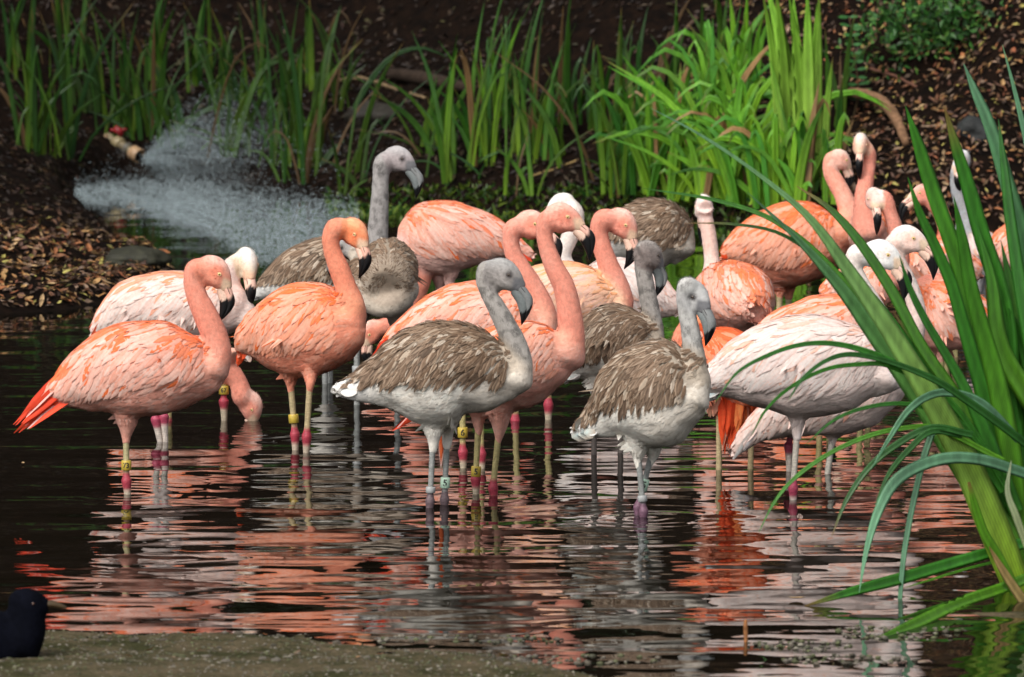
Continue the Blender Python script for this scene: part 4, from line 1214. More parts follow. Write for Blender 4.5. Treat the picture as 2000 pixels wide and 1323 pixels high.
    for (a, b, wpx, n, key, spread) in tails:
        w0 = -(a[0] - x0) / s * tanw
        A_ = np.array(lift(a[0], a[1], w0)); B_ = np.array(lift(b[0], b[1], w0 * 1.15))
        c = np.asarray(p[key] if isinstance(key, str) else key, float)
        PP, DD, NN, LL = [], [], [], []
        for q in range(n):
            u = RS.rand(3) - .5
            st0 = A_ + np.array([u[0] * spread / s * 1.1, u[1] * .08, u[2] * spread / s * 1.1])
            e = B_ + np.array([(u[0] * .34 + RS.randn() * .08) * spread / s, u[1] * .05, (u[2] * .34 + RS.randn() * .08) * spread / s])
            d = e - st0; l = np.linalg.norm(d); d /= l
            nn = np.array([RS.randn() * .35, -1.0 * (1 if RS.rand() < .7 else -1), RS.randn() * .4]); nn -= d * (nn @ d); nn /= np.linalg.norm(nn)
            PP.append(st0); DD.append(d); NN.append(nn); LL.append(l * (.5 + .5 * RS.rand()))
        c2 = jit(np.tile(c, (n, 1)), .5); c2 = lerp(c2, np.asarray(p['pale'])[None] * .95, (RS.rand(n, 1) < .16) * .8)
        tsheets.append(feather_sheet(np.array(PP), np.array(DD), np.array(NN), np.array(LL), np.full(n, wpx / s) * (.8 + .6 * RS.rand(n)),
                                     np.zeros(n), np.zeros(n), c2, np.minimum(c2 * (1, 1.5, 1.8), .9), c2 * .88, None, 5, np.array(LL) * .10))
    if tsheets:
        sheet_obj('tail', tsheets, R0, root, M_FEATHER)
    # bill
    def bill_loft(O, I, latk, black_from, colr, tipcol):
        def rs(Q): 
            Q = np.array(Q, float); tq = np.linspace(0, 7, 22); R_ = np.zeros((22, 2))
            for c_ in (0, 1):
                y = Q[:, c_]; m_ = np.gradient(y); k_ = np.minimum(tq.astype(int), 6); u_ = tq - k_
                R_[:, c_] = (2 * u_**3 - 3 * u_**2 + 1) * y[k_] + (u_**3 - 2 * u_**2 + u_) * m_[k_] + (-2 * u_**3 + 3 * u_**2) * y[k_ + 1] + (u_**3 - u_**2) * m_[k_ + 1]
            return np.array([H(*q_) for q_ in R_])
        o = rs(O); i_ = rs(I)
        C = (o + i_) / 2; Bv = (o - i_); rb = np.linalg.norm(Bv, axis=1) / 2; Bv = Bv / (2 * rb[:, None] + 1e-9)
        rl = np.interp(np.linspace(0, 7, 22), range(8), B_LAT) * HP * k * latk
        L = np.tile(latv, (22, 1))
        V, F = loft(C, Bv, L, np.maximum(rb, .0006), rl, 14)
        idx = np.concatenate([np.repeat(np.linspace(0, 7, 22), 14), [0, 7]])
        th = np.concatenate([np.tile(np.linspace(0, 2 * math.pi, 14, endpoint=False), 22), [0, 0]])
        t = sm(idx + .22 * np.sin(th * 3) + .1 * np.sin(th * 7), black_from - .12, black_from + .12)[:, None]
        cc = lerp(np.asarray(colr)[None], np.asarray(tipcol)[None], t)
        return V, F, cc
    bf = 4.3 if juv else 2.45
    bcl = (.17, .19, .19) if juv else (.80, .56, .44)
    up_c = (.21, .22, .22) if juv else lerp((.82, .52, .42), p['head'], .2)
    V, F, cc = bill_loft(B_OUT, [lerp(a_, b_, .30) for a_, b_ in zip(B_SEAM, B_INN)], .98, bf, up_c, (.008, .008, .009))
    bm = Parts(); bm.add(V - R0, F, cc)
    bill = obj('bill', bm.mesh('bill'), M_BILL, root)
    V, F, cc = bill_loft([lerp(a_, b_, .22) for a_, b_ in zip(B_SEAM, B_OUT)], B_INN, 1.0, bf - .1, bcl, (.007, .007, .008))
    bm = Parts(); bm.add(V - R0, F, cc)
    obj('lower_mandible', bm.mesh('lower_mandible'), M_BILL, bill)
    # nostril slit
    for sd_ in (-1, 1):
        a = H(26, -17, 10.0 * sd_); b = H(38, -27, 9.6 * sd_)
        V, F = tube([tuple(a) + (.0006,), tuple((a + b) / 2) + (.0012,), tuple(b) + (.0006,)], 6)
        bm = Parts(); bm.add(V - R0, F, (.02, .015, .015)); obj('nostril', bm.mesh('nostril'), M_BILL, bill)
        # eyes: iris ball with a dark pupil, in a ring of bare skin
        lo = None
        o_ = Vector(H(1.5, -.5, 40 * sd_)); loc, no, _, _ = bvh.ray_cast(o_, Vector(-latv * sd_))
        c0 = np.array(loc) if loc is not None else H(0, 0, 18 * sd_)
        nrm = latv * sd_
        r = .0054 * k
        bme = bmesh.new(); bmesh.ops.create_uvsphere(bme, u_segments=14, v_segments=10, radius=r)
        m2 = bpy.data.meshes.new('eye'); bme.to_mesh(m2); bme.free()
        q = Vector(nrm).to_track_quat('Z', 'Y').to_matrix().to_4x4()
        vz = np.array([v.co.z for v in m2.vertices]) / r
        iris = (.10, .07, .05) if juv else (.78, .62, .22)
        ec = np.where((vz > .86)[:, None], (.01, .01, .01), np.where((vz > .3)[:, None], iris, (.5, .42, .3) if not juv else (.05, .04, .04)))
        set_cols(m2, ec)
        m2.transform(Matrix.Translation(Vector(c0 - nrm * r * .25 - R0)) @ q)
        m2.polygons.foreach_set('use_smooth', np.ones(len(m2.polygons), dtype=bool))
        eye = obj('eye', m2, M_EYE, root)
        ring = []
        u1 = fx; u2 = np.cross(nrm, u1)
        for a_ in np.linspace(0, 2 * math.pi, 13):
            ring.append(tuple(c0 + (u1 * math.cos(a_) * 1.25 + u2 * math.sin(a_)) * r * 1.05 + nrm * .0003) + (.0013 * k,))
        V, F = tube(ring, 6, 24)
        bm = Parts(); bm.add(V - R0, F, (.78, .52, .34) if not juv else (.10, .09, .09)); obj('eyelid', bm.mesh('eyelid'), M_BILL, eye)
    # legs
    legobjs = []
    for lg in legs:
        (xt, yt), hk, (xc, yc) = lg[:3]
        w = lg[3] if len(lg) > 3 else 0.0
        a = np.array(lift(xt, yt - 12, w)); c = np.array(on_water(xc, yc)) if w == 0 else np.array(lift(xc, yc, w))
        if w == 0:
            c = np.array(lift(xc, yc, 0))
        r = 6.6 / s if not juv else 6.2 / s
        if hk is None:
            dirv = (c - a) / np.linalg.norm(c - a)
            h = c + dirv * .03
        else:
            h = np.array(lift(hk[0], hk[1], w))
        low = c - h
        if hk is None or low[2] > -.005: low = (c - a)
        low = low / np.linalg.norm(low)
        foot = h + low * ((h[2] - BED) / max(-low[2], .3))
        foot[2] = BED + .004
        pts = [tuple(a) + (r * .98,), tuple(a * .5 + h * .5) + (r * .92,), tuple(a * .12 + h * .88) + (r * .95,), tuple(a * .05 + h * .95) + (r * 1.2,), tuple(h) + (r * 1.5,),
               tuple(h * .90 + foot * .10) + (r * 1.15,), tuple(h * .72 + foot * .28) + (r * .85,), tuple(h * .3 + foot * .7) + (r * .8,), tuple(foot) + (r * .95,)]
        V, F = tube(pts, 12, 44)
        hz = V[:, 2] - h[2]
        up_w = sm(hz, .020, .036)[:, None]; lw = sm(hz, -.024, -.040)[:, None]
        lc = lerp(p['hock'], p['leg'], up_w); lc = lerp(lc, lerp(p['leg'], (.55, .45, .40), .6) if not juv else np.asarray(p['leg']) * .7, lw)
        lc = lc * np.array([[1 + .35 * noise.noise(Vector(v * 120))] for v in V])
        bm = Parts(); bm.add(V - R0, F, lc)
        # webbed foot
        yf = ya if abs(math.cos(ya)) > .2 else 0
        f0 = foot; dirs = [(-.5), 0, .5]
        tips = []
        for dd in dirs:
            d2 = np.array([math.cos(math.radians(-yaw) + dd), math.sin(math.radians(-yaw) + dd), 0])
            if trunk[-1][0] < trunk[0][0]: d2[0] *= -1
            tp = f0 + d2 * .085; tips.append(tp)
            V, F = tube([tuple(f0 + np.array([0, 0, .004])) + (.006,), tuple((f0 + tp) / 2 + np.array([0, 0, .006])) + (.005,), tuple(tp) + (.0025,)], 6); bm.add(V - R0, F, np.asarray(p['leg']) * .8)
        wv = np.array([f0, tips[0], (tips[0] + tips[1]) / 2 * .94 + f0 * .06, tips[1], (tips[1] + tips[2]) / 2 * .94 + f0 * .06, tips[2]]) + np.array([0, 0, .003])
        wv2 = wv - np.array([0, 0, .002])
        Wf = [(0, 1, 2), (0, 2, 3), (0, 3, 4), (0, 4, 5), (6, 8, 7), (6, 9, 8), (6, 10, 9), (6, 11, 10), (1, 7, 8, 2), (2, 8, 9, 3), (3, 9, 10, 4), (4, 10, 11, 5)]
        bm.add(np.vstack([wv, wv2]) - R0, Wf, np.asarray(p['leg']) * .7)
        obj('leg', bm.mesh('leg'), M_LEG, root)
        legobjs.append((a, h, r, w))
    for (li, py, txt, colr, hpx) in bands:
        a, h, r, w = legobjs[li]
        zc = at_depth(x0, py, Yc + w).z
        t = (zc - a[2]) / (h[2] - a[2]); c = a + (h - a) * t
        ax = (a - h) / np.linalg.norm(a - h)
        hh = hpx / s / 2; rr = r * 1.5
        b1, b0 = c + ax * hh, c - ax * hh
        ring = np.array([b0, b0 + ax * .0012, b1 - ax * .0012, b1])
        Tt, Bb, Ll = frames_pt(ring)
        V1, F1 = loft(ring, Bb, Ll, np.array([rr * .93, rr, rr, rr * .93]), np.array([rr * .93, rr, rr, rr * .93]), 24)
        bm = Parts(); bm.add(V1 - R0, F1, colr)
        band = obj('leg_band', bm.mesh('leg_band'), M_BAND, root)
        if txt:
            tm = text_mesh(txt, hh * (1.7 if len(txt) < 2 else 1.45))
            tc = np.zeros(len(tm.vertices) * 3, np.float32); tm.vertices.foreach_get('co', tc); tc = tc.reshape(-1, 3).astype(float)
            vx = np.cross(np.array([0, -1.0, 0]), ax); vx /= np.linalg.norm(vx); vx = vx if vx[0] > 0 else -vx
            fr_ = np.cross(vx, ax); fr_ = fr_ if fr_[1] < 0 else -fr_
            an = np.clip(tc[:, 0] * .92 / rr, -1.5, 1.5)
            W = c + (vx[None] * np.sin(an)[:, None] + fr_[None] * np.cos(an)[:, None]) * (rr + .0006) + ax[None] * tc[:, 1:2]
            tm.vertices.foreach_set('co', (W - R0).astype(np.float32).ravel())
            set_cols(tm, np.tile((.01, .01, .01), (len(tc), 1)))
            tm.update()
            obj('number', tm, M_BAND, band)
    return root
YEL, GRN, MET = (.50, .36, .05), (.50, .70, .55), (.35, .36, .36)
def birds():
    f = flamingo
    # A
    f('salmon pink flamingo on one leg, red tail reaching the left edge', 965,
      [(88, 779, 10), (125, 762, 38), (175, 742, 66), (240, 724, 90), (310, 719, 92), (365, 722, 74), (405, 724, 48), (430, 712, 22)],
      [(410, 722, 38), (424, 690, 29), (420, 660, 26), (406, 625, 25), (385, 580, 21), (376, 545, 18), (382, 525, 19)],
      (428, 533, 6, 28), 'pink', legs=[((246, 850), (247, 938), (249, 965)), ((268, 838), (300, 800), (268, 830), .04)][:1],
      tails=[((165, 728), (30, 828), 13, 60, 'red', 44), ((160, 765), (98, 790), 22, 10, 'pale', 22), ((205, 735), (120, 755), 18, 10, 'red', 24)],
      bands=[(0, 909, '73', YEL, 19)])
    # B
    f('pale pink flamingo with a cream head behind the frontmost left bird', 862,
      [(178, 648, 6), (215, 627, 36), (260, 606, 60), (320, 600, 66), (380, 600, 66), (430, 600, 58), (470, 600, 40), (488, 600, 16)],
      [(478, 625, 28), (464, 590, 21), (453, 555, 17), (450, 525, 18)], (470, 516, 68, 30, None, .98), dict(PAL['pale'], head=(.78, .66, .50), amt=.9, streak=(.85, .30, .14)),
      legs=[((306, 760), (304, 818), (312, 860)), ((322, 760), (320, 812), (323, 858))],
      tails=[((235, 605), (178, 652), 16, 16, 'red', 16), ((300, 560), (200, 610), 18, 8, 'pale', 16)])
    # C feeding
    f('flamingo with its upturned head in the water, leg band 67', 822,
      [(212, 745, 8), (250, 735, 30), (300, 724, 44), (350, 720, 46), (388, 728, 32), (405, 735, 18)],
      [(392, 742, 24), (418, 736, 20), (436, 726, 18), (452, 727, 18), (466, 748, 18), (474, 775, 21)], (492, 798, 20, 58, None, .9), 'peach',
      legs=[((437, 745), (437, 782), (438, 824)), ((330, 760), None, (330, 815))], fine=.6, bands=[(0, 762, '67', YEL, 17)])
    # D
    f('deep orange flamingo with rounded body facing right, third from the left edge', 880,
      [(466, 688, 10), (488, 668, 40), (528, 656, 70), (580, 646, 91), (630, 640, 86), (672, 632, 66), (697, 618, 34)],
      [(676, 628, 40), (686, 600, 28), (675, 560, 21.5), (661, 522, 20), (648, 487, 17), (647, 463, 18), (656, 446, 20)],
      (692, 456, 34, 26, None, .95), 'orange', yaw=28,
      legs=[((567, 752), (576, 848), (577, 882)), ((606, 748), (599, 852), (598, 890), -.1)],
      tails=[((480, 680), (460, 712), 10, 12, 'red', 12), ((490, 690), (470, 700), 18, 8, (.8, .55, .45), 16)], bands=[(0, 818, '', YEL, 17)])
    # E1
    f('tall grey juvenile flamingo with upright neck in front of the water spray', 750,
      [(495, 577, 7), (530, 558, 28), (575, 538, 50), (625, 528, 62), (675, 530, 60), (712, 542, 46), (735, 550, 25)],
      [(728, 545, 32), (733, 510, 26), (737, 465, 21.5), (741, 404, 18.5), (744, 346, 16.5), (749, 318, 19)],
      (784, 309, 16, 8, None, .98), dict(PAL['juv'], neck=(.36, .34, .33), head=(.38, .33, .33), crown=(.46, .44, .44)), juv=True,
      legs=[((634, 700), None, (635, 760)), ((645, 700), None, (644, 765), .05)], fine=.9)
    # E2
    f('grey brown juvenile flamingo facing the camera with its neck looped low', 790,
      [(757, 508, 10, .42), (757, 515, 34, .3, .9), (758, 522, 54, .15, .95), (758, 532, 62, 0, .9), (757, 548, 54, -.1, .95), (757, 562, 40, -.15, 1)],
      [(786, 560, 34, -.06), (778, 586, 26, -.11), (758, 600, 22, -.14), (736, 600, 19, -.13), (715, 588, 18, -.11), (704, 562, 15, -.07), (700, 530, 14, -.03), (694, 500, 14, 0.02)],
      (668, 482, 140, 20, .04, .8), dict(PAL['juv'], belly=(.42, .36, .30), neck=(.46, .40, .33), scaly=1), juv=True,
      legs=[((697, 655), None, (697, 795), -.03), ((775, 650), None, (776, 790), .05)], fine=.9, bands=[(0, 722, '', MET, 14)])
    # F
    f('pink flamingo facing left, its neck hanging down to the water', 712,
      [(1040, 500, 6), (1000, 480, 24), (955, 468, 45), (905, 463, 64), (855, 464, 71), (812, 462, 60), (787, 460, 38), (776, 458, 16)],
      [(812, 492, 34), (822, 530, 24), (818, 560, 20), (802, 592, 19), (780, 618, 18), (762, 634, 18)], (722, 652, 160, 40, None, .85), dict(PAL['pink'], belly=(.76, .46, .40), amt=.9),
      legs=[((878, 552), None, (878, 716)), ((862, 565), None, (864, 712), .06)], tails=[((990, 465), (1040, 508), 14, 18, 'red', 22), ((960, 480), (1005, 470), 14, 8, 'red', 18)], covlen=1.15)
    # G
    f('dark brown and white juvenile flamingo in the centre foreground with grey bill', 992,
      [(655, 757, 8), (690, 757, 24), (735, 748, 46), (790, 737, 84), (850, 731, 103), (905, 723, 92), (955, 734, 71), (1000, 738, 43), (1022, 735, 20)],
      [(1003, 742, 38), (1013, 712, 28), (1006, 675, 24), (990, 640, 21.5), (971, 603, 18.5), (955, 575, 16), (946, 548, 17), (952, 528, 20)],
      (992, 535, 8, 12, None, 1.04), 'juv', juv=True,
      legs=[((846, 862), (840, 978), (839, 995)), ((874, 855), (868, 975), (868, 993), .07)],
      tails=[((700, 755), (656, 760), 26, 16, (.75, .70, .66), 18)], bands=[(0, 957, '', MET, 12), (1, 943, '5', GRN, 21)], topwing=.003)
    # H
    f('bright salmon flamingo looking right in profile, standing just behind the centre juvenile', 966,
      [(800, 800, 12), (840, 778, 34), (890, 752, 58), (950, 732, 78), (1000, 716, 86), (1050, 702, 78), (1090, 695, 56), (1115, 688, 30)],
      [(1100, 695, 44), (1115, 655, 28), (1113, 620, 25), (1102, 562, 22), (1080, 516, 19), (1066, 475, 16.5), (1063, 452, 16.5), (1068, 430, 19)],
      (1107, 422, 5, 0), 'peach',
      legs=[((935, 832), (929, 934), (930, 968)), ((975, 848), (963, 952), (965, 974), -.03)],
      tails=[((840, 795), (762, 834), 12, 10, 'red', 8), ((862, 800), (861, 905), 9, 10, (.85, .14, .04), 10)], bands=[(0, 921, '5', YEL, 20)])
    # I
    f('flamingo with long red tail behind the centre juvenile, leftmost head of the middle trio', 915,
      [(745, 690, 14), (775, 675, 34), (830, 655, 64), (890, 643, 88), (950, 640, 90), (1000, 640, 76), (1040, 640, 52), (1065, 640, 28)],
      [(1048, 655, 40), (1062, 620, 27), (1056, 590, 22), (1038, 555, 20), (1020, 527, 19), (1003, 497, 17), (998, 470, 16.5), (1002, 448, 19)],
      (1044, 436, 20, 2), 'peach',
      legs=[((903, 790), (904, 882), (905, 914)), ((938, 790), (940, 886), (941, 920), -.02)],
      tails=[((778, 660), (706, 726), 15, 22, 'red', 18)], bands=[(0, 845, '6', YEL, 20)])
    # J
    f('peach flamingo looking down to the right with black bill tip, middle trio rightmost head', 820,
      [(985, 552, 12), (1020, 560, 35), (1060, 570, 57), (1105, 579, 68), (1150, 588, 62), (1185, 600, 44), (1207, 604, 24)],
      [(1190, 625, 40), (1210, 592, 28), (1204, 560, 25), (1188, 518, 20.5), (1174, 475, 18), (1170, 450, 18), (1178, 430, 21)],
      (1221, 438, 16, 30), dict(PAL['peach'], wing=(.85, .52, .34), streak=(.85, .36, .16)),
      legs=[((1070, 668), (1071, 790), (1071, 810)), ((1012, 680), (1006, 822), (1006, 840), -.05)], tails=[((1040, 530), (1018, 523), 10, 4, (.02, .02, .02), 8)])
    # L
    f('white flamingo with head turned away behind the middle trio', 740,
      [(1325, 600, 16), (1300, 590, 32), (1260, 575, 52), (1215, 565, 61), (1170, 560, 54), (1140, 555, 34), (1125, 550, 16)],
      [(1140, 555, 34), (1112, 530, 21), (1100, 500, 16), (1110, 470, 17), (1120, 445, 18), (1120, 418, 21)],
      (1090, 402, 165, 18, None, .95), 'white', legs=[((1215, 650), None, (1215, 742)), ((1235, 650), None, (1235, 738), .06)], fine=.8)
    # M
    f('fluffy brown juvenile flamingo with its head tucked into its back feathers', 680,
      [(1178, 490, 14), (1215, 468, 44), (1255, 457, 63), (1295, 462, 68), (1325, 470, 48), (1340, 478, 24)],
      [(1322, 478, 40), (1330, 450, 24), (1318, 425, 20), (1292, 415, 18), (1268, 425, 17)], (1246, 440, 170, 10, None, .75), dict(PAL['juv'], neck=(.48, .43, .38), belly=(.62, .58, .52)), juv=True,
      legs=[((1262, 535), None, (1262, 682)), ((1280, 535), None, (1282, 678), .05)], fine=.8, fluff=1.1, topwing=.006)
    # N
    f('juvenile flamingo with dark brown wing, half hidden behind the front grey juvenile', 888,
      [(1100, 735, 12), (1125, 712, 38), (1165, 684, 64), (1208, 668, 74), (1243, 668, 54), (1264, 678, 28)],
      [(1258, 695, 34), (1279, 662, 19), (1279, 637, 16.5), (1271, 605, 17.5), (1262, 560, 17), (1256, 520, 17), (1257, 497, 19)],
      (1284, 497, -28, 22, None, .9), dict(PAL['juv'], head=(.25, .21, .195), crown=(.30, .27, .25), leg=(.12, .10, .09)), juv=True,
      legs=[((1162, 765), None, (1160, 892)), ((1212, 765), None, (1212, 885), .05)], tails=[((1130, 725), (1102, 740), 20, 10, (.75, .71, .67), 14)])
    # O
    f('light grey juvenile flamingo standing furthest forward, bill pointing down and green leg band', 1010,
      [(1124, 842, 9), (1152, 832, 24), (1185, 812, 50), (1225, 785, 85), (1270, 771, 104), (1315, 766, 99), (1350, 762, 64), (1368, 757, 32)],
      [(1345, 775, 44), (1359, 745, 28), (1357, 703, 22), (1349, 650, 19), (1341, 605, 17), (1338, 580, 18), (1344, 562, 22)],
      (1352, 578, 42, 15, None, .98), dict(PAL['juv'], neck=(.52, .51, .49), head=(.48, .475, .47), crown=(.48, .48, .47), hock=(.16, .08, .12)), juv=True, yaw=22,
      legs=[((1246, 898), (1257, 998), (1256, 1016)), ((1274, 895), (1246, 990), (1246, 1008), .05)],
      tails=[((1165, 828), (1122, 845), 26, 16, (.78, .75, .72), 24)], bands=[(0, 974, '', MET, 12), (1, 947, '5', GRN, 24)])
    # P
    f('pinkish white headed flamingo seen from behind with rounded orange body', 742,
      [(1478, 604, 30, -.22, .95), (1460, 592, 58, -.12, .95), (1441, 583, 70, 0, .98), (1420, 576, 68, .1, .98), (1402, 566, 50, .2, 1), (1393, 558, 30, .26, 1)],
      [(1394, 550, 28, .26), (1391, 515, 16.5, .27), (1386, 470, 15, .27), (1380, 435, 14.5, .27), (1376, 415, 15, .27)],
      (1373, 403, -97, 16, .3, .92), dict(PAL['peach'], neck=(.84, .60, .52), head=(.86, .66, .60), crown=(.87, .76, .72)),
      legs=[((1430, 655), None, (1430, 745)), ((1448, 655), None, (1448, 745), .06)])
    # Q
    f('vivid red orange flamingo mostly hidden behind the pale bird on the right', 918,
      [(1452, 790, 24), (1445, 755, 52), (1425, 722, 74), (1392, 705, 68), (1360, 698, 44), (1342, 690, 22)],
      [(1352, 700, 32), (1332, 692, 19), (1326, 672, 16), (1332, 650, 15), (1344, 632, 15)], (1352, 620, 70, 35, None, .8), dict(PAL['orange'], wing=(.86, .22, .08), streak=(.86, .12, .03), pale=(.86, .35, .22)),
      legs=[((1405, 790), None, (1404, 920)), ((1467, 800), None, (1466, 920), .04)],
      tails=[((1425, 760), (1412, 885), 13, 34, 'red', 46), ((1445, 770), (1446, 860), 13, 18, (.86, .18, .05), 30), ((1395, 740), (1385, 812), 16, 14, 'pale', 26)], fine=.8)
    # R
    f('pale pinkish white flamingo in the right foreground with a white head behind the leaves', 975,
      [(1368, 748, 16), (1405, 738, 38), (1440, 727, 60), (1500, 718, 85), (1560, 717, 100), (1620, 716, 95), (1680, 720, 76), (1722, 728, 46), (1745, 733, 24)],
      [(1722, 735, 44), (1738, 700, 31), (1730, 655, 25), (1706, 600, 21), (1680, 556, 19), (1667, 522, 18), (1675, 497, 21)],
      (1732, 496, 6, 8), dict(PAL['white'], head=(.82, .80, .76), crown=(.86, .84, .82), amt=.5),
      legs=[((1558, 838), (1549, 952), (1549, 974)), ((1590, 828), None, (1596, 965), .08)][:1],
      tails=[((1430, 740), (1375, 782), 22, 10, (.78, .72, .68), 26), ((1455, 762), (1440, 757), 9, 5, (.03, .02, .02), 6)], covlen=1.25)
    # S
    f('pale pink flamingo low behind the right foreground bird, head bent over the leaves', 925,
      [(1432, 882, 9), (1475, 842, 25), (1530, 808, 50), (1590, 782, 75), (1650, 766, 82), (1705, 750, 70), (1745, 737, 46), (1765, 730, 25)],
      [(1748, 730, 38), (1772, 685, 27), (1788, 640, 20), (1790, 605, 18), (1775, 555, 17), (1752, 508, 17), (1745, 478, 19)],
      (1782, 464, 4, 0, None, .97), dict(PAL['pale'], head=(.84, .62, .54), crown=(.86, .74, .68)),
      legs=[((1626, 862), None, (1616, 928)), ((1545, 850), (1541, 868), (1541, 925), .06)],
      tails=[((1485, 830), (1428, 893), 12, 26, (.86, .62, .55), 16), ((1500, 820), (1440, 870), 9, 10, 'red', 14)])
    # T
    f('orange backed flamingo resting behind the pale right foreground bird', 850,
      [(1476, 655, 14), (1520, 648, 42), (1575, 650, 68), (1635, 650, 76), (1690, 650, 62), (1725, 645, 36)],
      [(1712, 660, 32), (1722, 700, 20), (1705, 735, 17), (1680, 755, 17)], (1650, 760, 180, 10, None, .85), 'peach',
      legs=[((1600, 740), None, (1600, 850)), ((1620, 740), None, (1620, 848), .05)], fine=.8)
    # W
    f('pink flamingo looking towards the camera just below the tallest pair', 790,
      [(1602, 575, 14), (1645, 568, 40), (1695, 562, 50), (1730, 552, 36), (1748, 545, 20)],
      [(1735, 545, 34), (1757, 500, 20), (1750, 455, 15.5), (1738, 415, 14), (1728, 388, 15)], (1709, 388, 78, 14, None, .82), dict(PAL['peach'], head=(.85, .56, .48), crown=(.86, .68, .60)),
      legs=[((1680, 640), None, (1680, 790)), ((1695, 640), None, (1695, 790), .05)], fine=.8)
    # X
    f('pink flamingo facing left behind the tall leaves', 700,
      [(1915, 530, 15), (1880, 525, 40), (1840, 520, 52), (1800, 520, 45), (1776, 518, 22)],
      [(1795, 520, 36), (1832, 498, 21), (1848, 460, 17), (1840, 422, 16), (1825, 396, 18)], (1797, 376, 178, -4, None, .86), 'peach',
      legs=[((1850, 590), None, (1850, 700)), ((1865, 590), None, (1865, 698), .05)], fine=.8)
    # AA
    f('pink flamingo resting with its neck folded on its back behind the sword leaves', 782,
      [(1950, 640, 20), (1915, 632, 46), (1870, 622, 64), (1830, 615, 66), (1800, 610, 46), (1787, 606, 22)],
      [(1800, 628, 30), (1788, 598, 20), (1797, 566, 19), (1825, 551, 18), (1855, 562, 18), (1868, 585, 17)], (1890, 590, 10, 30, .05, .8), 'peach',
      legs=[((1838, 690), None, (1838, 784)), ((1820, 690), None, (1820, 780), .05)], fine=.8)
    # U
    f('large orange flamingo at the back right, its neck curved behind its neighbour', 650,
      [(1410, 502, 12), (1440, 492, 36), (1480, 481, 60), (1530, 478, 82), (1580, 472, 79), (1620, 466, 60), (1650, 460, 36)],
      [(1640, 462, 40), (1658, 420, 23), (1648, 385, 18), (1632, 355, 17), (1623, 335, 16), (1626, 313, 17)],
      (1652, 312, -20, 22, .05, .8), dict(PAL['orange'], neck=(.82, .36, .26), head=(.84, .48, .38), crown=(.86, .60, .50)),
      legs=[((1523, 572), None, (1522, 650)), ((1540, 572), None, (1541, 648), .06)], tails=[((1440, 500), (1408, 508), 12, 10, 'red', 12)], covlen=1.15)
    # V
    f('tallest pink flamingo of the back right group with its face to the camera', 672,
      [(1722, 442, 28, .3, .95), (1717, 447, 48, .2, .9), (1708, 452, 52, .1, .9), (1700, 456, 44, 0, .95), (1694, 458, 28, -.06, 1)],
      [(1696, 452, 34, -.05), (1688, 412, 22, -.06), (1687, 380, 18, -.05), (1692, 350, 15.5, -.03), (1696, 322, 14.5, 0), (1696, 300, 15, 0)],
      (1680, 282, 98, 18, -.04, .86), dict(PAL['peach'], head=(.84, .46, .32), crown=(.86, .68, .58)),
      legs=[((1700, 520), None, (1700, 672)), ((1715, 520), None, (1716, 672), .05)], fine=.9)
    # AD
    f('grey white flamingo at the far right behind the leaves, furthest back', 640,
      [(1960, 500, 15), (1930, 495, 38), (1895, 490, 45), (1868, 480, 25)],
      [(1880, 480, 26), (1886, 425, 15), (1872, 382, 13), (1868, 350, 13), (1874, 325, 15)], (1886, 315, 120, 26, -.05, .8), dict(PAL['white'], neck=(.46, .45, .46), head=(.60, .58, .58), crown=(.78, .77, .77), belly=(.5, .48, .48)),
      legs=[((1910, 560), None, (1910, 640)), ((1920, 560), None, (1922, 640), .05)], fine=.7)
    # AB, AC
    f('orange flamingo cut by the right edge of the photo, the upper of two', 690,
      [(1932, 515, 12), (1962, 495, 44), (2005, 485, 62), (2060, 480, 62), (2100, 480, 32)],
      [(2090, 480, 34), (2112, 435, 19), (2100, 395, 16), (2092, 370, 17)], (2120, 362, 10, 10, None, .85), 'peach', legs=[((2020, 560), None, (2020, 690)), ((2035, 560), None, (2036, 690), .05)], fine=.7, covlen=1.2)
    f('pink flamingo cut by the right edge of the photo, the lower of two', 800,
      [(1946, 605, 10), (1978, 592, 42), (2030, 582, 62), (2090, 582, 58), (2125, 580, 28)],
      [(2112, 590, 34), (2140, 545, 20), (2128, 500, 17), (2118, 470, 18)], (2146, 462, 10, 20, None, .9), 'pink', legs=[((2040, 680), None, (2040, 800)), ((2056, 680), None, (2057, 800), .05)], fine=.7)
birds()
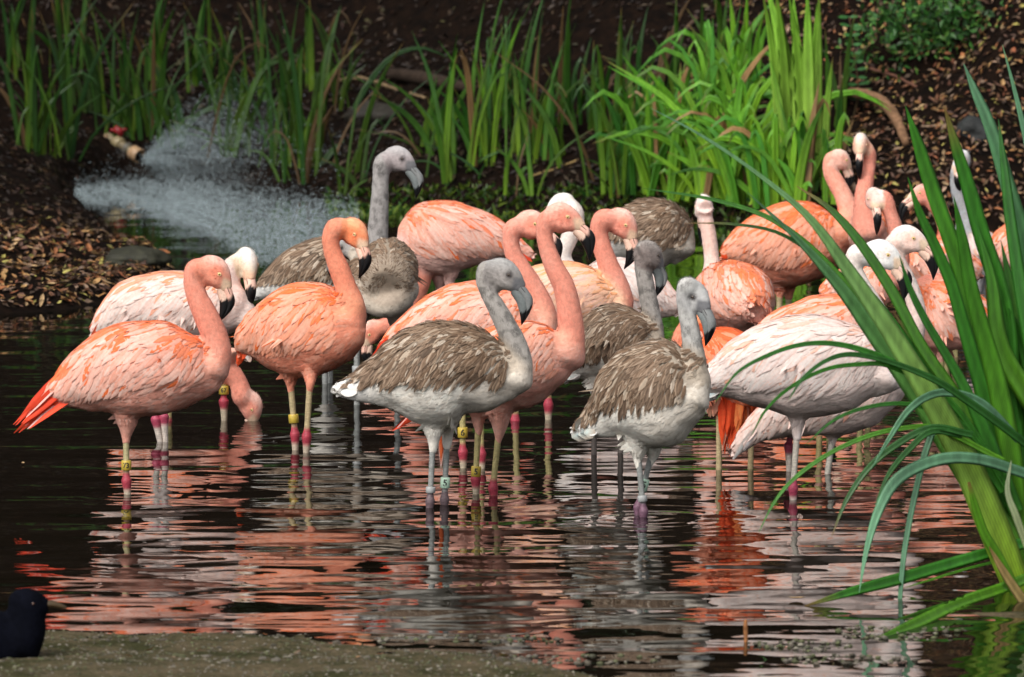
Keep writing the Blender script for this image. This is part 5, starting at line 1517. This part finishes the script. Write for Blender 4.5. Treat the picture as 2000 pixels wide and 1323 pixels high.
# ------------------------------------------------------------------ near sword leaves at the right
def near_plant():
    Y0 = on_water(1985, 1150).y
    base = at_depth(2010, 1165, Y0)
    root = empty('iris_plant', (base.x, base.y, 0.0)); tag(root, 'big clump of long green sword leaves in the right foreground, tips arching over the water', 'iris plant')
    R0 = np.array(root.location)
    def blade(pts, wds, c0, c1, dy0=0.0, dy1=0.0, fold=.25, tw=0.0, name='leaf', label=None):
        n = len(pts)
        W = []
        for i, (px, py) in enumerate(pts):
            t = i / (n - 1)
            P = at_depth(px, py, Y0 + dy0 + (dy1 - dy0) * t)
            W.append(tuple(np.array(P) - R0))
        s = px_per_m(Y0)
        ww = [w / s * .9 for w in wds]; c0 = np.asarray(c0) * 1.2; c1 = np.asarray(c1) * 1.25
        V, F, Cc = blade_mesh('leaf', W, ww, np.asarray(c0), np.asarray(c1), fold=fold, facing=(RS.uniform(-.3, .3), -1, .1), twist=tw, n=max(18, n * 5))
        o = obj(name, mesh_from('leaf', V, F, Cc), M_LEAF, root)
        if label: o['label'] = label
    D, Md, L, Y_ = G_DK * 1.1, G_MD, G_LT, G_YL
    # broad fan of leaf bases
    blade([(2000, 1180), (1945, 1040), (1885, 900), (1820, 780), (1740, 650), (1655, 525), (1580, 425), (1480, 340), (1370, 265), (1272, 212)], [62, 72, 66, 54, 42, 30, 17, 9, 6, 1], Y_ * .8, G_GL, -.1, -.35)
    blade([(1995, 1120), (1930, 990), (1850, 860), (1780, 755), (1705, 650), (1640, 560), (1560, 470), (1460, 376)], [60, 62, 54, 44, 36, 27, 14, 1], L, G_GL * .7, 0, -.1)
    blade([(1990, 1080), (1920, 930), (1850, 790), (1760, 690), (1680, 590), (1600, 500), (1510, 430), (1400, 392), (1255, 368)], [50, 52, 40, 30, 22, 17, 12, 9, 1], L * .7, Md * .7, .12, .25)
    blade([(1980, 1020), (1900, 880), (1820, 740), (1730, 620), (1620, 520), (1520, 455), (1430, 438), (1345, 436)], [30, 30, 22, 16, 11, 8, 6, 1], Md, D, .15, .3)
    blade([(1990, 1060), (1930, 900), (1870, 780), (1801, 678), (1741, 567), (1672, 464), (1616, 404), (1556, 364)], [40, 40, 30, 26, 25, 21, 13, 1], L * .7, D * 1.2, .05, .2)
    blade([(1980, 1000), (1900, 850), (1815, 735), (1735, 620), (1659, 525), (1599, 443), (1549, 390)], [36, 36, 28, 20, 16, 11, 1], Md, D, .1, .2)
    blade([(1992, 1150), (1960, 980), (1930, 800), (1910, 680), (1883, 550), (1854, 461), (1822, 372), (1794, 283), (1768, 206)], [50, 60, 54, 46, 42, 38, 36, 26, 1], L * .9, Md * 1.0, .1, .0)
    blade([(2000, 1120), (1985, 950), (1972, 760), (1965, 640), (1947, 550), (1918, 461), (1893, 372), (1866, 283), (1843, 205)], [50, 56, 50, 46, 42, 38, 33, 22, 1], Md, Md * .8, .15, .1)
    blade([(1995, 1100), (1975, 900), (1945, 740), (1920, 650), (1896, 560), (1880, 470), (1863, 384)], [44, 50, 44, 38, 32, 24, 1], L * .7, Md * .8, .0, -.1)
    blade([(1990, 1060), (1950, 880), (1912, 740), (1883, 640), (1858, 555), (1826, 480), (1796, 415), (1773, 346)], [40, 42, 34, 30, 27, 24, 17, 1], Md, Md * .8, .05, .0)
    blade([(1985, 1000), (1930, 860), (1880, 750), (1846, 690), (1805, 621), (1776, 560), (1757, 500)], [34, 32, 24, 20, 17, 13, 1], Md, D * 1.3, -.05, -.1)
    blade([(2060, 900), (2035, 640), (2000, 470), (1965, 350), (1935, 250), (1905, 180), (1882, 124)], [50, 46, 40, 34, 30, 20, 1], Md, G_GL * .8, .2, .3)
    blade([(2040, 800), (2000, 600), (1975, 440), (1962, 330), (1950, 233)], [36, 32, 26, 18, 1], Md, D * 1.4, .1, .2)
    blade([(2030, 420), (2010, 300), (1985, 190), (1958, 88)], [20, 16, 10, 1], G_GL * .8, G_GL, .3, .3)
    # dark leaves filling the foot of the fan
    for k in range(5):
        x1 = 1890 + k * 22
        blade([(2005 + k * 4, 1130), (1975, 960), (x1 + 45, 820), (x1 + 12, 700 - 12 * k), (x1 - 10, 600 - 22 * (k % 4))], [40, 44, 36, 24, 1], lerp(Md, L, RS.rand() * .6), lerp(D, Md, RS.rand()), .1 + .03 * k, .12)
    # the crowded middle of the clump
    for (xt, yt, xm, ym, w_, q) in [(1880, 520, 1935, 720, 34, .7), (1905, 430, 1955, 680, 34, .3), (1930, 520, 1965, 740, 36, .5), (1955, 470, 1985, 700, 38, .4), (1745, 610, 1850, 800, 30, 1.0), (1690, 560, 1812, 770, 20, .2)]:
        blade([(2000, 1150), (xm + 95, ym + 190), (xm, ym), ((xm + xt) / 2 + 6, (ym + yt) / 2 - 8), (xt, yt)], [52, 52, w_ + 6, w_ * .7, 1], lerp(L, Y_, q * .6), lerp(D * 1.4, Md, q), RS.uniform(.05, .3), RS.uniform(.0, .35))
    # arching thin leaves
    blade([(1960, 960), (1880, 850), (1800, 745), (1720, 697), (1632, 672), (1562, 674), (1496, 696), (1440, 728), (1397, 786)], [20, 20, 18, 14, 12, 10, 9, 6, 1], Md, D * 1.6, -.1, -.4)
    blade([(2020, 880), (1968, 840), (1895, 787), (1825, 742), (1720, 702), (1650, 693), (1604, 710), (1566, 742), (1540, 782)], [18, 18, 17, 15, 12, 11, 9, 7, 1], D, D * 1.3, -.2, -.45)
    blade([(1960, 930), (1850, 780), (1734, 714), (1678, 712), (1615, 721), (1545, 756), (1496, 801), (1467, 852)], [14, 14, 11, 10, 9, 8, 6, 1], Md, Md * .8, -.1, -.4)
    blade([(1970, 960), (1880, 830), (1786, 791), (1702, 794), (1632, 819), (1572, 870)], [12, 12, 10, 9, 7, 1], Md, D * 1.5, -.1, -.3)
    blade([(1960, 900), (1825, 836), (1772, 836), (1702, 850), (1615, 889), (1545, 941), (1510, 985), (1482, 1040)], [13, 13, 11, 11, 10, 9, 6, 1], L * .8, Md, -.15, -.3)
    blade([(1990, 860), (1912, 784), (1846, 767), (1807, 777), (1772, 805), (1737, 857), (1701, 917)], [18, 18, 18, 18, 16, 11, 1], G_GL * .7, G_GL * 1.3, -.15, -.35, tw=.4)
    blade([(1900, 850), (1819, 836), (1748, 871), (1696, 915), (1653, 978), (1624, 1049)], [16, 16, 16, 14, 10, 1], D * 1.2, D, -.2, -.35)
    blade([(1880, 850), (1819, 843), (1775, 879), (1736, 926), (1709, 986)], [16, 15, 14, 10, 1], D * 1.2, D, -.2, -.35)
    blade([(2060, 985), (2030, 940), (1969, 914), (1914, 898), (1855, 895), (1795, 911), (1748, 942), (1716, 998), (1692, 1077), (1678, 1158)], [22, 23, 24, 25, 26, 27, 26, 21, 12, 1], G_GL * .6, G_GL * 1.25, -.1, -.35, fold=.15)
    blade([(1880, 850), (1829, 838), (1812, 870), (1792, 945), (1776, 1020), (1764, 1096), (1755, 1212)], [10, 14, 15, 14, 13, 12, 8], G_GL * .7, G_GL * 1.1, -.1, -.25, fold=.15)
    # leaves lying out over the water
    blade([(2060, 1045), (1949, 1075), (1835, 1108), (1760, 1130), (1677, 1152), (1572, 1184)], [26, 26, 27, 27, 22, 3], Md, Md * .8, .0, on_water(1572, 1184).y - Y0 + .02)
    blade([(2060, 1105), (1969, 1145), (1874, 1178), (1795, 1215), (1706, 1252)], [24, 25, 26, 26, 4], L * .8, L * .6, .0, on_water(1706, 1252).y - Y0 + .03)
    blade([(1950, 1150), (1860, 1178), (1780, 1205), (1702, 1232)], [12, 13, 13, 3], Md, L * .6, -.05, on_water(1702, 1232).y - Y0 + .03)
    blade([(2000, 1086), (1900, 1108), (1820, 1132), (1762, 1150)], [6, 6, 5, 1], Md, L, .02, -.1)
    blade([(1985, 1160), (1950, 1090), (1922, 1040), (1905, 990), (1892, 942)], [26, 24, 20, 17, 6], L * .7, L * .6, -.3, -.35)
    blade([(2010, 1190), (1975, 1140), (1950, 1100), (1932, 1068)], [24, 20, 14, 2], (.25, .19, .07), (.30, .20, .08), -.32, -.35, label='dry brown leaf base')
    blade([(2010, 1080), (1985, 1010), (1968, 960), (1975, 900)], [14, 16, 12, 2], (.22, .26, .12), (.30, .36, .22), -.35, -.38)
    blade([(1720, 1238), (1712, 1232), (1700, 1226)], [12, 14, 6], (.10, .035, .015), (.12, .05, .02), -.45, -.45, label='torn rusty brown tip in the water')
near_plant()

# ------------------------------------------------------------------ small things afloat and the dark bird in the corner
def floaters():
    lbl = [(1456, 1232, 'orange brown stalk poking out of the water near the bottom edge', 'stalk')]
    c = on_water(1456, 1252); s = px_per_m(c.y)
    V, F = tube([(0, 0, -.03, .004), (.001, 0, .01, .006), (0, 0, .05, .006), (.001, 0, .062, .004)], 8)
    Pp = Parts(); Pp.add(V, F, (.30, .13, .05)); o = obj('stalk', Pp.mesh('stalk'), M_BARK); o.location = c
    tag(o, lbl[0][2], 'stalk')
    for (px, py, sc, lab) in [(1640, 968, .5, 'tiny pale feather floating right of the pale bird leg'), (1555, 1172, .9, 'yellow leaf floating below the red reflection'), (45, 908, .8, 'yellow leaf floating near the left edge'),
                              (1075, 945, .8, 'pale leaf floating left of the grey front juvenile'), (790, 1210, .5, 'tiny pale leaf afloat left of the bottom middle')]:
        P = on_water(px, py)
        o = obj('floating_leaf', LM[5 if sc > .6 else 9], None); o.location = P + Vector((0, 0, .004)); o.scale = (sc,) * 3; o.rotation_euler = (0, 0, px * .7)
        tag(o, lab, 'leaf', 'leaves afloat on the pond')
floaters()
def duck():
    c = on_water(40, 1300); Y = c.y; s = px_per_m(Y)
    root = empty('duck', (at_depth(-20, 1300, Y).x, Y, ground_z(at_depth(-20, 1300, Y).x, Y))); tag(root, 'black waterbird with yellowish bill cut off by the bottom left corner', 'duck')
    R0 = np.array(root.location)
    def P(px, py, r, w=0): return tuple(at_depth(px, py, Y + w)) + (r / s,)
    Pp = Parts()
    R = resample([P(-330, 1262, 8), P(-270, 1262, 40), P(-180, 1268, 72), P(-90, 1265, 80), P(-10, 1262, 74), P(40, 1258, 52), P(62, 1250, 30)], 22)
    T, B, L = frames(R[:, :3]); V, F = loft(R[:, :3], B, L, R[:, 3], R[:, 3] * .85, 20); Pp.add(V, F)
    V, F = tube([P(30, 1262, 52), P(48, 1230, 43), P(50, 1200, 38), P(52, 1185, 36)], 18, 14); Pp.add(V, F)
    V, F = tube([P(22, 1188, 20), P(40, 1182, 32), P(62, 1182, 32), P(86, 1186, 20), P(96, 1188, 12)], 18, 16); Pp.add(V, F)
    me = remesh(np.vstack(Pp.V), Pp.F, .007, 5); me.transform(Matrix.Translation(-Vector(R0)))
    set_cols(me, np.array([np.array((.0025, .003, .006)) * (1 + .5 * noise.noise(v.co * 20)) for v in me.vertices]))
    me.polygons.foreach_set('use_smooth', np.ones(len(me.polygons), dtype=bool))
    obj('body', me, M_DARK, root)
    R = resample([P(84, 1182, 11), P(102, 1180, 9), P(118, 1184, 7), P(130, 1188, 3)], 12)
    T, B, L = frames(R[:, :3]); V, F = loft(R[:, :3], B, L, R[:, 3] * .8, R[:, 3] * 1.2, 14)
    Pp = Parts(); Pp.add(V - R0, F, (.06, .04, .02)); obj('bill', Pp.mesh('bill'), M_BILL, root)
    for sdd in (-1, 1):
        bm_ = bmesh.new(); bmesh.ops.create_uvsphere(bm_, u_segments=10, v_segments=8, radius=.005); m2 = bpy.data.meshes.new('eye'); bm_.to_mesh(m2); bm_.free()
        set_cols(m2, np.tile((.06, .02, .01), (len(m2.vertices), 1))); o = obj('eye', m2, M_EYE, root); o.location = Vector(P(66, 1176, 1)[:3]) - Vector(R0) + Vector((0, sdd * 27 / s, 0))
        a = P(-60 + 10 * sdd, 1325, 9, sdd * .03); b = P(-55 + 10 * sdd, 1345, 5, sdd * .03)
        a0 = np.array(a[:3]) - R0; z0 = 0.0
        V, F = tube([tuple(a0 + [0, 0, .05]) + (.012,), tuple([a0[0], a0[1], .012]) + (.006,), (a0[0] + .03, a0[1], .006, .007), (a0[0] + .07, a0[1], .003, .004)], 8)
        Pp = Parts(); Pp.add(V, F, (.2, .1, .03)); obj('leg', Pp.mesh('leg'), M_LEG, root)
duck()
